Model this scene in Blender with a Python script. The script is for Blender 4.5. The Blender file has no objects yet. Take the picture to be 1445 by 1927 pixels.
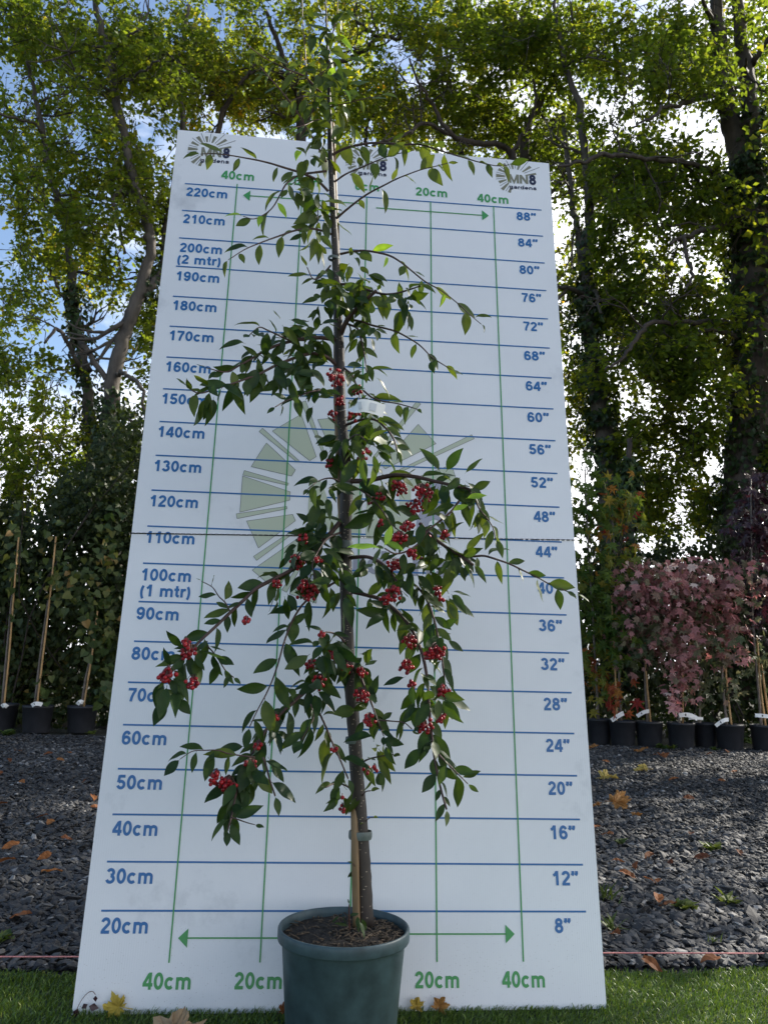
import bpy, math, random
import numpy as np
from mathutils import Matrix, Vector
PI = math.pi
random.seed(7)
rng = np.random.default_rng(11)
sc = bpy.context.scene
COL = sc.collection

# ------------------------------------------------------------------ camera
CAM = np.array([-0.10966, -1.97626, 0.76695])
CX = np.array([0.996004, -0.085481, 0.025858])       # image right in the world
CD = np.array([0.040819, 0.178204, -0.983147])       # image down
CF = np.array([0.079432, 0.980274, 0.180981])        # view direction
FPX = 1532.4
cam = bpy.data.cameras.new('camera')
cam_o = bpy.data.objects.new('camera', cam)
COL.objects.link(cam_o)
cam.sensor_fit = 'VERTICAL'
cam.sensor_height = 36.0
cam.lens = FPX / 1927 * 36.0
cam.dof.use_dof = True
cam.dof.focus_distance = 2.1
cam.dof.aperture_fstop = 12.0
cam.clip_start = 0.05
cam.clip_end = 3000
m = Matrix.Identity(4)
for i in range(3):
    m[i][0] = CX[i]; m[i][1] = -CD[i]; m[i][2] = -CF[i]; m[i][3] = CAM[i]
cam_o.matrix_world = m
sc.camera = cam_o

# ------------------------------------------------------------------ light
SUN_EL, SUN_AZ = 36.0, 61.0
sc.view_settings.view_transform = 'Standard'
sc.view_settings.look = 'None'
sc.view_settings.gamma = 1.0
sc.view_settings.use_curve_mapping = False
sc.view_settings.exposure = 1.36
world = bpy.data.worlds.new('World')
sc.world = world
world.use_nodes = True
nt = world.node_tree
bg = nt.nodes['Background']
sky = nt.nodes.new('ShaderNodeTexSky')
sky.sky_type = 'NISHITA'
sky.sun_disc = False
sky.sun_elevation = math.radians(SUN_EL)
sky.sun_rotation = math.radians(SUN_AZ)
sky.air_density = 1.0
sky.dust_density = 0.6
tc = nt.nodes.new('ShaderNodeTexCoord')
noi = nt.nodes.new('ShaderNodeTexNoise')
noi.inputs['Scale'].default_value = 2.6
noi.inputs['Detail'].default_value = 9
noi.inputs['Roughness'].default_value = 0.58
mp = nt.nodes.new('ShaderNodeMapping')
mp.inputs['Scale'].default_value = (1, 1, 1.9)
mp.inputs['Location'].default_value = (0.35, 0.1, 0.4)
nt.links.new(tc.outputs['Generated'], mp.inputs[0])
nt.links.new(mp.outputs[0], noi.inputs['Vector'])
# cloud bank: heavier to the right and low down, open blue to the upper left
sep = nt.nodes.new('ShaderNodeSeparateXYZ')
nt.links.new(tc.outputs['Generated'], sep.inputs[0])
m1 = nt.nodes.new('ShaderNodeMath'); m1.operation = 'MULTIPLY_ADD'
m1.inputs[1].default_value = 0.28
nt.links.new(sep.outputs[0], m1.inputs[0])
nt.links.new(noi.outputs[0], m1.inputs[2])
m2 = nt.nodes.new('ShaderNodeMath'); m2.operation = 'MULTIPLY_ADD'
m2.inputs[1].default_value = -0.60
nt.links.new(sep.outputs[2], m2.inputs[0])
nt.links.new(m1.outputs[0], m2.inputs[2])
cr = nt.nodes.new('ShaderNodeValToRGB')
cr.color_ramp.elements[0].position = 0.19
cr.color_ramp.elements[1].position = 0.30
m3 = nt.nodes.new('ShaderNodeMath'); m3.operation = 'MULTIPLY_ADD'
m3.inputs[1].default_value = 0.12
nt.links.new(sep.outputs[1], m3.inputs[0])
nt.links.new(m2.outputs[0], m3.inputs[2])
nt.links.new(m3.outputs[0], cr.inputs[0])
mix = nt.nodes.new('ShaderNodeMixRGB')
cc = nt.nodes.new('ShaderNodeValToRGB')
cc.color_ramp.elements[0].position = 0.26
cc.color_ramp.elements[0].color = (0.60, 0.63, 0.69, 1)
cc.color_ramp.elements[1].position = 0.46
cc.color_ramp.elements[1].color = (1, 1, 1, 1)
nt.links.new(m3.outputs[0], cc.inputs[0])
cs = nt.nodes.new('ShaderNodeMixRGB')
cs.blend_type = 'MULTIPLY'
cs.inputs[0].default_value = 1.0
cs.inputs[2].default_value = (9.6, 9.7, 10.0, 1)
nt.links.new(cc.outputs[0], cs.inputs[1])
nt.links.new(cs.outputs[0], mix.inputs[2])
nt.links.new(cr.outputs[0], mix.inputs[0])
nt.links.new(sky.outputs[0], mix.inputs[1])
nt.links.new(mix.outputs[0], bg.inputs[0])
bg.inputs[1].default_value = 0.09
sl = bpy.data.lights.new('sun', 'SUN')
sl.energy = 4.0
sl.angle = math.radians(0.53)
sl.color = (1.0, 0.93, 0.82)
so = bpy.data.objects.new('sun', sl)
COL.objects.link(so)
sd = Vector((math.sin(math.radians(SUN_AZ)) * math.cos(math.radians(SUN_EL)),
             math.cos(math.radians(SUN_AZ)) * math.cos(math.radians(SUN_EL)), math.sin(math.radians(SUN_EL))))
so.rotation_euler = (-sd).to_track_quat('-Z', 'Y').to_euler()
so.location = (20, 8, 20)
cy = sc.cycles
cy.max_bounces = 6
cy.diffuse_bounces = 3
cy.glossy_bounces = 3
cy.transmission_bounces = 4
cy.transparent_max_bounces = 6
cy.caustics_reflective = False
cy.caustics_refractive = False
cy.use_denoising = True

# ------------------------------------------------------------------ helpers
def ray(px, py):
    return CX * ((px - 722.5) / FPX) + CD * ((py - 963.5) / FPX) + CF

def P(px, py, Y):                    # the point at world depth Y seen at a photo pixel
    d = ray(px, py)
    return CAM + d * ((Y - CAM[1]) / d[1])

def G(px, py, z=0.0):                # the point on the ground seen at a photo pixel
    d = ray(px, py)
    return CAM + d * ((z - CAM[2]) / d[2])

ORIG = {}
def props(o, label=None, cat=None, group=None, kind=None):
    if label: o['label'] = label
    if cat: o['category'] = cat
    if group: o['group'] = group
    if kind: o['kind'] = kind
    return o

def empty(name, loc, label, cat, group=None):
    o = bpy.data.objects.new(name, None)
    o.empty_display_size = 0.1
    o.location = loc
    COL.objects.link(o)
    ORIG[o.name] = np.array(loc, float)
    return props(o, label, cat, group)

def build(name, V, F, mat, parent=None, tone=None, smooth=True, origin=None, mats=None, midx=None):
    """link ONE mesh object from world-space vertices; F is an (n,k) array or a list of tuples"""
    V = np.asarray(V, float)
    org = ORIG[parent.name] if parent is not None else (np.array(origin, float) if origin is not None else np.zeros(3))
    me = bpy.data.meshes.new(name)
    if isinstance(F, np.ndarray):
        n, k = F.shape
        me.vertices.add(len(V))
        me.vertices.foreach_set('co', (V - org).astype(np.float32).ravel())
        me.loops.add(n * k)
        me.loops.foreach_set('vertex_index', F.astype(np.int32).ravel())
        me.polygons.add(n)
        me.polygons.foreach_set('loop_start', np.arange(0, n * k, k, dtype=np.int32))
        me.update(calc_edges=True)
    else:
        me.from_pydata((V - org).tolist(), [], F)
    if tone is not None:
        a = me.attributes.new('tone', 'FLOAT', 'POINT')
        a.data.foreach_set('value', np.asarray(tone, np.float32))
    for mm in (mats or [mat]):
        me.materials.append(mm)
    if midx is not None:
        me.polygons.foreach_set('material_index', np.asarray(midx, np.int32))
    me.polygons.foreach_set('use_smooth', np.full(len(me.polygons), bool(smooth)))
    o = bpy.data.objects.new(name, me)
    COL.objects.link(o)
    if parent is not None:
        o.parent = parent
    else:
        o.location = org
    ORIG[o.name] = org
    return o

class MB:
    def __init__(s): s.v = []; s.f = []; s.t = []; s.n = 0
    def add(s, V, F, tone=0.5):
        V = np.asarray(V, float)
        s.v.append(V)
        s.f += [tuple(int(i) + s.n for i in f) for f in F]
        s.t.append(np.full(len(V), tone) if np.isscalar(tone) else np.asarray(tone))
        s.n += len(V)
    def make(s, name, mat, parent=None, smooth=True, origin=None):
        return build(name, np.concatenate(s.v), s.f, mat, parent, np.concatenate(s.t), smooth, origin)

def unit(v):
    v = np.asarray(v, float)
    return v / (np.linalg.norm(v, axis=-1, keepdims=True) + 1e-12)

def smooth_path(pts, n):
    """Catmull-Rom through the points; the last column(s) can carry radii"""
    pts = np.asarray(pts, float)
    if len(pts) < 3:
        t = np.linspace(0, 1, n * (len(pts) - 1) + 1)[:, None]
        return pts[0] * (1 - t) + pts[-1] * t
    p = np.vstack([2 * pts[0] - pts[1], pts, 2 * pts[-1] - pts[-2]])
    out = []
    for i in range(1, len(p) - 2):
        for t in np.linspace(0, 1, n, endpoint=False):
            a, b, c, d = p[i - 1], p[i], p[i + 1], p[i + 2]
            out.append(0.5 * (2 * b + (c - a) * t + (2 * a - 5 * b + 4 * c - d) * t * t + (3 * b - a - 3 * c + d) * t ** 3))
    out.append(pts[-1])
    return np.array(out)

def tube(path, rad, seg=8, cap=True, rough=0.0):
    path = np.asarray(path, float); n = len(path)
    rad = np.broadcast_to(np.asarray(rad, float), (n,))
    T = unit(np.gradient(path, axis=0))
    ref = np.array([0, 1.0, 0]) if abs(T[0][1]) < 0.8 else np.array([1.0, 0, 0])
    V = []
    u = unit(np.cross(T[0], ref))
    for i in range(n):
        u = unit(u - T[i] * np.dot(u, T[i]))
        w = np.cross(T[i], u)
        a = np.arange(seg) * 2 * PI / seg
        r = rad[i] * (1 + rough * (rng.random(seg) - 0.5))
        V.append(path[i] + (np.cos(a) * r)[:, None] * u + (np.sin(a) * r)[:, None] * w)
    V = np.concatenate(V)
    F = []
    for i in range(n - 1):
        for j in range(seg):
            k = (j + 1) % seg
            F.append((i * seg + j, i * seg + k, (i + 1) * seg + k, (i + 1) * seg + j))
    if cap:
        F.append(tuple(range(seg - 1, -1, -1)))
        F.append(tuple((n - 1) * seg + j for j in range(seg)))
    return V, F

def lathe(prof, seg=48, c=(0, 0, 0)):
    V, F = [], []
    for r, z in prof:
        for j in range(seg):
            a = 2 * PI * j / seg
            V.append((c[0] + r * math.cos(a), c[1] + r * math.sin(a), c[2] + z))
    for i in range(len(prof) - 1):
        for j in range(seg):
            k = (j + 1) % seg
            F.append((i * seg + j, i * seg + k, (i + 1) * seg + k, (i + 1) * seg + j))
    return V, F

# leaf shapes: x across, y along (stalk at 0, tip at 1), z up
def oval_leaf(n, w, fold, droop, stalk=0.0):
    V, F = [], []
    for i in range(n + 1):
        t = i / n
        hw = w * 0.5 * (math.sin(PI * min(1, t * 0.94 + 0.03) ** 0.85)) ** 0.8
        if i == n: hw = 0.0
        y = stalk + t * (1 - stalk)
        z = -droop * t * t
        V += [(-hw, y, z + fold * hw), (0, y, z), (hw, y, z + fold * hw)]
    for i in range(n):
        a = i * 3
        F += [(a, a + 1, a + 4, a + 3), (a + 1, a + 2, a + 5, a + 4)]
    return np.array(V), np.array(F)

def tri_faces(F):
    return np.array([t for f in F for t in ([f[:3], (f[0], f[2], f[3])] if len(f) == 4 else [f])])

DIAMOND = (np.array([(0, 0, 0), (-.36, .42, .07), (0, .5, -.03), (.36, .42, .07), (0, 1, -.12)]),
           np.array([(0, 2, 1), (0, 3, 2), (1, 2, 4), (2, 3, 4)]))
HEART = (np.array([(0, .08, 0), (-.34, .0, .05), (-.46, .3, .08), (-.28, .66, .02), (0, 1, -.1), (.28, .66, .02), (.46, .3, .08), (.34, 0, .05), (0, .45, -.03)]),
         np.array([(8, 0, 1), (8, 1, 2), (8, 2, 3), (8, 3, 4), (8, 4, 5), (8, 5, 6), (8, 6, 7), (8, 7, 0)]))
def star_leaf(sharp=0.5):
    V = [(0, .3, .0)]
    lobes = [(-150, .42), (-105, .62), (-50, .78), (0, .75), (50, .78), (105, .62), (150, .42)]
    ring = []
    for i, (a, r) in enumerate(lobes):
        a = math.radians(a)
        ring.append((math.sin(a) * r, .3 + math.cos(a) * r, -.10 * r))
        if i < len(lobes) - 1:
            b = (lobes[i][0] + lobes[i + 1][0]) / 2
            b = math.radians(b)
            q = sharp * .62
            ring.append((math.sin(b) * q, .3 + math.cos(b) * q, .05))
    V += ring
    n = len(ring)
    F = [(0, 1 + (i + 1) % n, 1 + i) for i in range(n)]
    return np.array(V), np.array(F)
STAR = star_leaf(0.42)
MAPLE = star_leaf(0.62)

def scatter(tpl, pos, tip, nrm, size, tone, wvar=0.0):
    TV, TF = tpl
    pos = np.asarray(pos, float); tip = unit(tip)
    nrm = np.asarray(nrm, float)
    nrm = unit(nrm - tip * (nrm * tip).sum(1, keepdims=True))
    side = np.cross(tip, nrm)
    size = np.broadcast_to(np.asarray(size, float), (len(pos),))
    w = 1 + wvar * (rng.random(len(pos)) - 0.5)
    V = pos[:, None, :] + size[:, None, None] * (
        TV[None, :, 0:1] * side[:, None, :] * w[:, None, None] + TV[None, :, 1:2] * tip[:, None, :] + TV[None, :, 2:3] * nrm[:, None, :])
    k = len(TV)
    F = TF[None] + (np.arange(len(pos)) * k)[:, None, None]
    return V.reshape(-1, 3), F.reshape(-1, TF.shape[1]), np.repeat(np.asarray(tone, float), k)

def rnd_dir(n):
    return unit(rng.normal(size=(n, 3)))

PH = rng.random((6, 3)) * 6.28
KV = rng.normal(size=(6, 3))
def noise3(p, f):
    p = np.asarray(p) * f
    s = 0
    for i in range(6):
        s = s + np.sin((p * KV[i] * 1.3).sum(-1) * (1 + 0.35 * i) + PH[i, 0]) / (1 + 0.25 * i)
    return s / 3.2

# ------------------------------------------------------------------ materials
def new_mat(name):
    mt = bpy.data.materials.new(name)
    mt.use_nodes = True
    return mt, mt.node_tree, mt.node_tree.nodes['Principled BSDF']

def ramp(t, stops, src):
    r = t.nodes.new('ShaderNodeValToRGB')
    el = r.color_ramp.elements
    while len(el) < len(stops): el.new(0.5)
    for e, (p, c) in zip(el, stops):
        e.position = p; e.color = (*c, 1)
    t.links.new(src, r.inputs[0])
    return r.outputs[0]

def noise_node(t, scale, detail=6, rough=0.55, obj=True, stretch=None):
    c = t.nodes.new('ShaderNodeTexCoord')
    n = t.nodes.new('ShaderNodeTexNoise')
    n.inputs['Scale'].default_value = scale
    n.inputs['Detail'].default_value = detail
    n.inputs['Roughness'].default_value = rough
    if stretch:
        mpp = t.nodes.new('ShaderNodeMapping'); mpp.inputs['Scale'].default_value = stretch
        t.links.new(c.outputs['Object'], mpp.inputs[0]); t.links.new(mpp.outputs[0], n.inputs['Vector'])
    else:
        t.links.new(c.outputs['Object'], n.inputs['Vector'])
    return n.outputs[0]

def bump(t, b, src, strength, dist=0.01):
    n = t.nodes.new('ShaderNodeBump')
    n.inputs['Strength'].default_value = strength
    n.inputs['Distance'].default_value = dist
    t.links.new(src, n.inputs['Height'])
    t.links.new(n.outputs[0], b.inputs['Normal'])

def plain(name, col, rough=0.5, var=0.0, scale=30, bmp=0.0, spec=0.5, stretch=None, metal=0.0):
    mt, t, b = new_mat(name)
    b.inputs['Roughness'].default_value = rough
    b.inputs['Specular IOR Level'].default_value = spec
    b.inputs['Metallic'].default_value = metal
    n = noise_node(t, scale, stretch=stretch)
    lo = tuple(max(0, c * (1 - var)) for c in col); hi = tuple(min(1, c * (1 + var)) for c in col)
    t.links.new(ramp(t, [(0.3, lo), (0.7, hi)], n), b.inputs['Base Color'])
    if bmp: bump(t, b, n, bmp)
    return mt

def leaf_mat(name, stops, trans=0.35, gloss=0.3, rough=0.45, glow=(1.5, 1.5, 0.7), under=None, vein=0):
    mt, t, b = new_mat(name)
    at = t.nodes.new('ShaderNodeAttribute'); at.attribute_name = 'tone'
    col = ramp(t, stops, at.outputs['Fac'])
    if vein:
        nz = noise_node(t, vein, 3)
        mx = t.nodes.new('ShaderNodeMixRGB'); mx.blend_type = 'MULTIPLY'; mx.inputs[0].default_value = 0.5
        t.links.new(col, mx.inputs[1])
        t.links.new(ramp(t, [(0.3, (.6, .6, .6)), (0.7, (1.25, 1.25, 1.2))], nz), mx.inputs[2])
        col = mx.outputs[0]
    front = col
    if under:
        g = t.nodes.new('ShaderNodeNewGeometry')
        mx = t.nodes.new('ShaderNodeMixRGB')
        t.links.new(g.outputs['Backfacing'], mx.inputs[0])
        t.links.new(col, mx.inputs[1])
        mm = t.nodes.new('ShaderNodeMixRGB'); mm.inputs[0].default_value = 0.6
        t.links.new(col, mm.inputs[1]); mm.inputs[2].default_value = (*under, 1)
        t.links.new(mm.outputs[0], mx.inputs[2])
        front = mx.outputs[0]
    t.links.new(front, b.inputs['Base Color'])
    b.inputs['Roughness'].default_value = rough
    b.inputs['Specular IOR Level'].default_value = gloss
    tr = t.nodes.new('ShaderNodeBsdfTranslucent')
    mu = t.nodes.new('ShaderNodeMixRGB'); mu.blend_type = 'MULTIPLY'; mu.inputs[0].default_value = 1.0
    t.links.new(col, mu.inputs[1]); mu.inputs[2].default_value = (*glow, 1)
    t.links.new(mu.outputs[0], tr.inputs[0])
    ms = t.nodes.new('ShaderNodeMixShader'); ms.inputs[0].default_value = trans
    t.links.new(b.outputs[0], ms.inputs[1]); t.links.new(tr.outputs[0], ms.inputs[2])
    t.links.new(ms.outputs[0], t.nodes['Material Output'].inputs[0])
    return mt

M = {}
M['tree_leaf'] = leaf_mat('tree_leaf', [(0, (.046, .078, .014)), (.45, (.092, .130, .021)), (.75, (.17, .185, .026)), (.92, (.30, .24, .03)), (1, (.40, .21, .04))], .55, .2, .5, (2.8, 2.6, .95))
M['ivy'] = leaf_mat('ivy', [(0, (.016, .032, .010)), (.7, (.035, .062, .016)), (1, (.075, .10, .024))], .2, .35, .4)
M['hedge_leaf'] = leaf_mat('hedge_leaf', [(0, (.016, .028, .010)), (.6, (.040, .058, .017)), (.88, (.085, .085, .022)), (1, (.19, .13, .03))], .35, .25, .5, (2, 1.9, .8))
M['heart_leaf'] = leaf_mat('heart_leaf', [(0, (.035, .062, .02)), (.6, (.075, .105, .03)), (.85, (.16, .16, .04)), (1, (.24, .15, .05))], .35, .3, .45)
M['gum_leaf'] = leaf_mat('gum_leaf', [(0, (.045, .095, .018)), (.45, (.10, .14, .022)), (.66, (.26, .21, .03)), (.82, (.30, .10, .025)), (1, (.24, .03, .025))], .4, .3, .45, (1.8, 1.7, .9))
M['pink_leaf'] = leaf_mat('pink_leaf', [(0, (.06, .09, .035)), (.28, (.17, .19, .10)), (.48, (.27, .16, .13)), (.72, (.43, .18, .18)), (.9, (.62, .36, .34)), (1, (.74, .62, .52))], .4, .3, .5, (1.4, 1.1, 1.1))
M['purple_leaf'] = leaf_mat('purple_leaf', [(0, (.022, .010, .014)), (.7, (.050, .020, .028)), (1, (.10, .05, .06))], .2, .5, .35, (1.6, .8, .9))
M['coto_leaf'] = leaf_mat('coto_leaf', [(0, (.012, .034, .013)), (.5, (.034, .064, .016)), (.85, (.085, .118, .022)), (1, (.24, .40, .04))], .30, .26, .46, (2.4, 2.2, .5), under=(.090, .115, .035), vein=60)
M['litter'] = leaf_mat('litter', [(0, (.10, .035, .018)), (.4, (.26, .095, .03)), (.75, (.42, .22, .07)), (.9, (.55, .42, .08)), (1, (.42, .29, .17))], .2, .2, .6, (1.2, 1.1, .9), vein=40)
M['weed'] = leaf_mat('weed', [(0, (.035, .065, .015)), (1, (.15, .18, .05))], .35, .25, .5)

def bark_mat(name, lo, hi, scale=9, bmp=.6):
    mt, t, b = new_mat(name)
    n = noise_node(t, scale, 8, .65, stretch=(1, 1, .35))
    t.links.new(ramp(t, [(.3, lo), (.7, hi)], n), b.inputs['Base Color'])
    b.inputs['Roughness'].default_value = .85
    bump(t, b, n, bmp, .03)
    return mt
M['bark'] = bark_mat('bark', (.038, .031, .025), (.120, .102, .082))
M['dark_bark'] = bark_mat('dark_bark', (.026, .020, .016), (.085, .064, .050))
M['twig'] = plain('twig', (.035, .026, .020), .8, .4, 20)
M['stem'] = plain('stem', (.060, .030, .022), .6, .4, 60)
M['shoot'] = plain('shoot', (.105, .045, .032), .5, .4, 60)
M['cane'] = plain('cane', (.19, .12, .055), .55, .35, 22, .2, stretch=(3, 3, .5))
M['far_cane'] = plain('far_cane', (.42, .25, .10), .6, .3, 15)
M['grey_stem'] = plain('grey_stem', (.16, .13, .105), .7, .35, 25, .3)

def stem_bark():
    mt, t, b = new_mat('stem_bark')
    c = t.nodes.new('ShaderNodeTexCoord')
    mpp = t.nodes.new('ShaderNodeMapping'); mpp.inputs['Scale'].default_value = (1, 1, 2.2)
    t.links.new(c.outputs['Object'], mpp.inputs[0])
    v = t.nodes.new('ShaderNodeTexVoronoi'); v.inputs['Scale'].default_value = 85
    v.inputs['Randomness'].default_value = 1
    t.links.new(mpp.outputs[0], v.inputs['Vector'])
    n = noise_node(t, 25, 7, .6, stretch=(1, 1, .4))
    base = ramp(t, [(.3, (.016, .012, .010)), (.75, (.055, .040, .029))], n)
    fleck = ramp(t, [(.14, (1, 1, 1)), (.22, (0, 0, 0))], v.outputs['Distance'])
    mx = t.nodes.new('ShaderNodeMixRGB'); t.links.new(fleck, mx.inputs[0]); t.links.new(base, mx.inputs[1])
    mx.inputs[2].default_value = (.30, .24, .17, 1)
    t.links.new(mx.outputs[0], b.inputs['Base Color'])
    b.inputs['Roughness'].default_value = .6
    bump(t, b, n, .5, .004)
    return mt
M['stem_bark'] = stem_bark()

def berry_mat():
    mt, t, b = new_mat('berry')
    at = t.nodes.new('ShaderNodeAttribute'); at.attribute_name = 'tone'
    t.links.new(ramp(t, [(0, (.10, .004, .008)), (.75, (.31, .006, .012)), (.93, (.40, .015, .018)), (1, (.06, .012, .012))], at.outputs['Fac']), b.inputs['Base Color'])
    b.inputs['Roughness'].default_value = .30
    b.inputs['Specular IOR Level'].default_value = .36
    return mt
M['berry'] = berry_mat()

def board_mat():
    mt, t, b = new_mat('board_plastic')
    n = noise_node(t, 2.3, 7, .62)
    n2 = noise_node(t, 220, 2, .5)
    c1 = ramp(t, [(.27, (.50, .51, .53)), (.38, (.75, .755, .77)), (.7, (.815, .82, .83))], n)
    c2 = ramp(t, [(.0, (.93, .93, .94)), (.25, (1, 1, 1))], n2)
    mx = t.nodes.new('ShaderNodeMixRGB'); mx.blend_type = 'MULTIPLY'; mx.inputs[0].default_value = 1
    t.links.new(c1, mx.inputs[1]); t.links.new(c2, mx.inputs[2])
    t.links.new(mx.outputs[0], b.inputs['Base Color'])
    cfl = t.nodes.new('ShaderNodeTexCoord')
    vf = t.nodes.new('ShaderNodeTexVoronoi'); vf.inputs['Scale'].default_value = 150
    t.links.new(cfl.outputs['Object'], vf.inputs['Vector'])
    nf = noise_node(t, 7, 4, .6)
    sz = t.nodes.new('ShaderNodeSeparateXYZ'); t.links.new(cfl.outputs['Object'], sz.inputs[0])
    low = t.nodes.new('ShaderNodeMapRange'); low.inputs[1].default_value = 0.0; low.inputs[2].default_value = 0.55
    low.inputs[3].default_value = .22; low.inputs[4].default_value = .05
    t.links.new(sz.outputs[2], low.inputs[0])
    th_ = t.nodes.new('ShaderNodeMath'); th_.operation = 'MULTIPLY'
    t.links.new(low.outputs[0], th_.inputs[0]); t.links.new(nf, th_.inputs[1])
    ls = t.nodes.new('ShaderNodeMath'); ls.operation = 'LESS_THAN'
    t.links.new(vf.outputs['Distance'], ls.inputs[0]); t.links.new(th_.outputs[0], ls.inputs[1])
    fm = t.nodes.new('ShaderNodeMath'); fm.operation = 'MULTIPLY'; fm.inputs[1].default_value = .55
    t.links.new(ls.outputs[0], fm.inputs[0])
    mf = t.nodes.new('ShaderNodeMixRGB'); t.links.new(fm.outputs[0], mf.inputs[0])
    t.links.new(mx.outputs[0], mf.inputs[1]); mf.inputs[2].default_value = (.30, .27, .23, 1)
    t.links.new(mf.outputs[0], b.inputs['Base Color'])
    b.inputs['Roughness'].default_value = .42
    c = t.nodes.new('ShaderNodeTexCoord')
    w = t.nodes.new('ShaderNodeTexWave'); w.wave_type = 'BANDS'; w.bands_direction = 'X'
    w.inputs['Scale'].default_value = 60; w.inputs['Distortion'].default_value = .15
    t.links.new(c.outputs['Object'], w.inputs['Vector'])
    bump(t, b, w.outputs[0], .12, .001)
    return mt
M['board'] = board_mat()
M['blue_ink'] = plain('blue_ink', (.016, .135, .36), .4, .06, 3)
M['green_ink'] = plain('green_ink', (.055, .30, .085), .4, .06, 3)
M['navy_ink'] = plain('navy_ink', (.015, .016, .045), .4, .05, 3)
M['olive_ink'] = plain('olive_ink', (.20, .195, .13), .4, .05, 3)
M['pale_ink'] = plain('pale_ink', (.49, .53, .40), .4, .05, 3)
M['grey_ink'] = plain('grey_ink', (.34, .34, .41), .4, .05, 3)
M['line_ink'] = plain('line_ink', (.10, .11, .11), .4, .05, 3)
M['cord'] = plain('cord', (.02, .022, .028), .7, .4, 400)
M['pot'] = plain('pot', (.042, .072, .080), .5, .35, 26, .08, .45)
M['far_pot'] = plain('far_pot', (.016, .017, .021), .55, .3, 12, .05)
M['tag'] = plain('tag', (.86, .85, .81), .45, .05, 20)
M['tag_ink'] = plain('tag_ink', (.58, .60, .62), .5, .05, 20)
M['tag_black'] = plain('tag_black', (.03, .03, .03), .5, .05, 20)
M['tie'] = plain('tie', (.10, .125, .115), .5, .3, 60)
M['string'] = plain('string', (.62, .24, .22), .6, .2, 200)
M['wire'] = plain('wire', (.02, .02, .02), .6, .1, 20)

def soil_mat():
    mt, t, b = new_mat('soil')
    n = noise_node(t, 70, 9, .7)
    t.links.new(ramp(t, [(.3, (.010, .008, .006)), (.6, (.040, .030, .022)), (.8, (.10, .075, .05))], n), b.inputs['Base Color'])
    b.inputs['Roughness'].default_value = .95
    bump(t, b, n, 1.0, .02)
    return mt
M['soil'] = soil_mat()
M['chip'] = plain('chip', (.10, .07, .042), .8, .5, 90)

def earth_mat():
    mt, t, b = new_mat('earth')
    n = noise_node(t, 3, 9, .65)
    t.links.new(ramp(t, [(.35, (.022, .020, .013)), (.6, (.045, .042, .022)), (.8, (.045, .065, .022))], n), b.inputs['Base Color'])
    b.inputs['Roughness'].default_value = .95
    bump(t, b, noise_node(t, 25, 8, .7), .8, .05)
    return mt
M['earth'] = earth_mat()

def gravel_mat():
    mt, t, b = new_mat('gravel_base')
    c = t.nodes.new('ShaderNodeTexCoord')
    v = t.nodes.new('ShaderNodeTexVoronoi'); v.inputs['Scale'].default_value = 55
    t.links.new(c.outputs['Object'], v.inputs['Vector'])
    t.links.new(ramp(t, [(.0, (.016, .016, .018)), (1, (.075, .075, .083))], v.outputs['Color']), b.inputs['Base Color'])
    b.inputs['Roughness'].default_value = .8
    bump(t, b, v.outputs['Distance'], 1.0, .02)
    return mt
M['gravel_base'] = gravel_mat()
def stone_mat():
    mt, t, b = new_mat('slate')
    at = t.nodes.new('ShaderNodeAttribute'); at.attribute_name = 'tone'
    col = ramp(t, [(0, (.014, .014, .014)), (.6, (.046, .045, .045)), (.9, (.105, .102, .099)), (1, (.26, .25, .235))], at.outputs['Fac'])
    n = noise_node(t, 60, 6, .6)
    mx = t.nodes.new('ShaderNodeMixRGB'); mx.blend_type = 'MULTIPLY'; mx.inputs[0].default_value = .7
    t.links.new(col, mx.inputs[1]); t.links.new(ramp(t, [(.3, (.6, .6, .6)), (.7, (1.3, 1.3, 1.3))], n), mx.inputs[2])
    t.links.new(mx.outputs[0], b.inputs['Base Color'])
    b.inputs['Roughness'].default_value = .75
    bump(t, b, n, .5, .006)
    return mt
M['slate'] = stone_mat()
M['turf_base'] = plain('turf_base', (.022, .045, .012), .9, .4, 60)
M['turf'] = leaf_mat('turf', [(0, (.065, .115, .018)), (.6, (.125, .205, .032)), (.9, (.21, .30, .055)), (1, (.32, .36, .12))], .25, .35, .4, (1.6, 1.5, .7))

# ------------------------------------------------------------------ setting: ground, gravel, lawn
def sheet(name, x0, x1, y0, y1, z, mat, nx=1, ny=1, edge=None):
    V, F = [], []
    for j in range(ny + 1):
        for i in range(nx + 1):
            x = x0 + (x1 - x0) * i / nx
            y = y0 + (y1 - y0) * j / ny
            if edge and j == ny: y += edge(x)
            V.append((x, y, z))
    for j in range(ny):
        for i in range(nx):
            a = j * (nx + 1) + i
            F.append((a, a + 1, a + nx + 2, a + nx + 1))
    o = build(name, V, F, mat)
    return props(o, kind='structure')
BACK_Y = float(G(1260, 1405)[1])           # front line of the potted trees
sheet('ground', -600, 600, -600, 900, -0.014, M['earth'])
sheet('gravel_bed', -9, 11, -5, BACK_Y + .12, -0.008, M['gravel_base'])
LAWN_EDGE = lambda x: 0.012 * math.sin(x * 5 + 1) + 0.008 * math.sin(x * 13)
LAWN_Y = 0.5 * float(G(1250, 1826)[1] + G(60, 1838)[1]) + .01
sheet('lawn', -3.2, 3.4, -3.4, LAWN_Y, 0.0, M['turf_base'], 60, 2, LAWN_EDGE)

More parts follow.
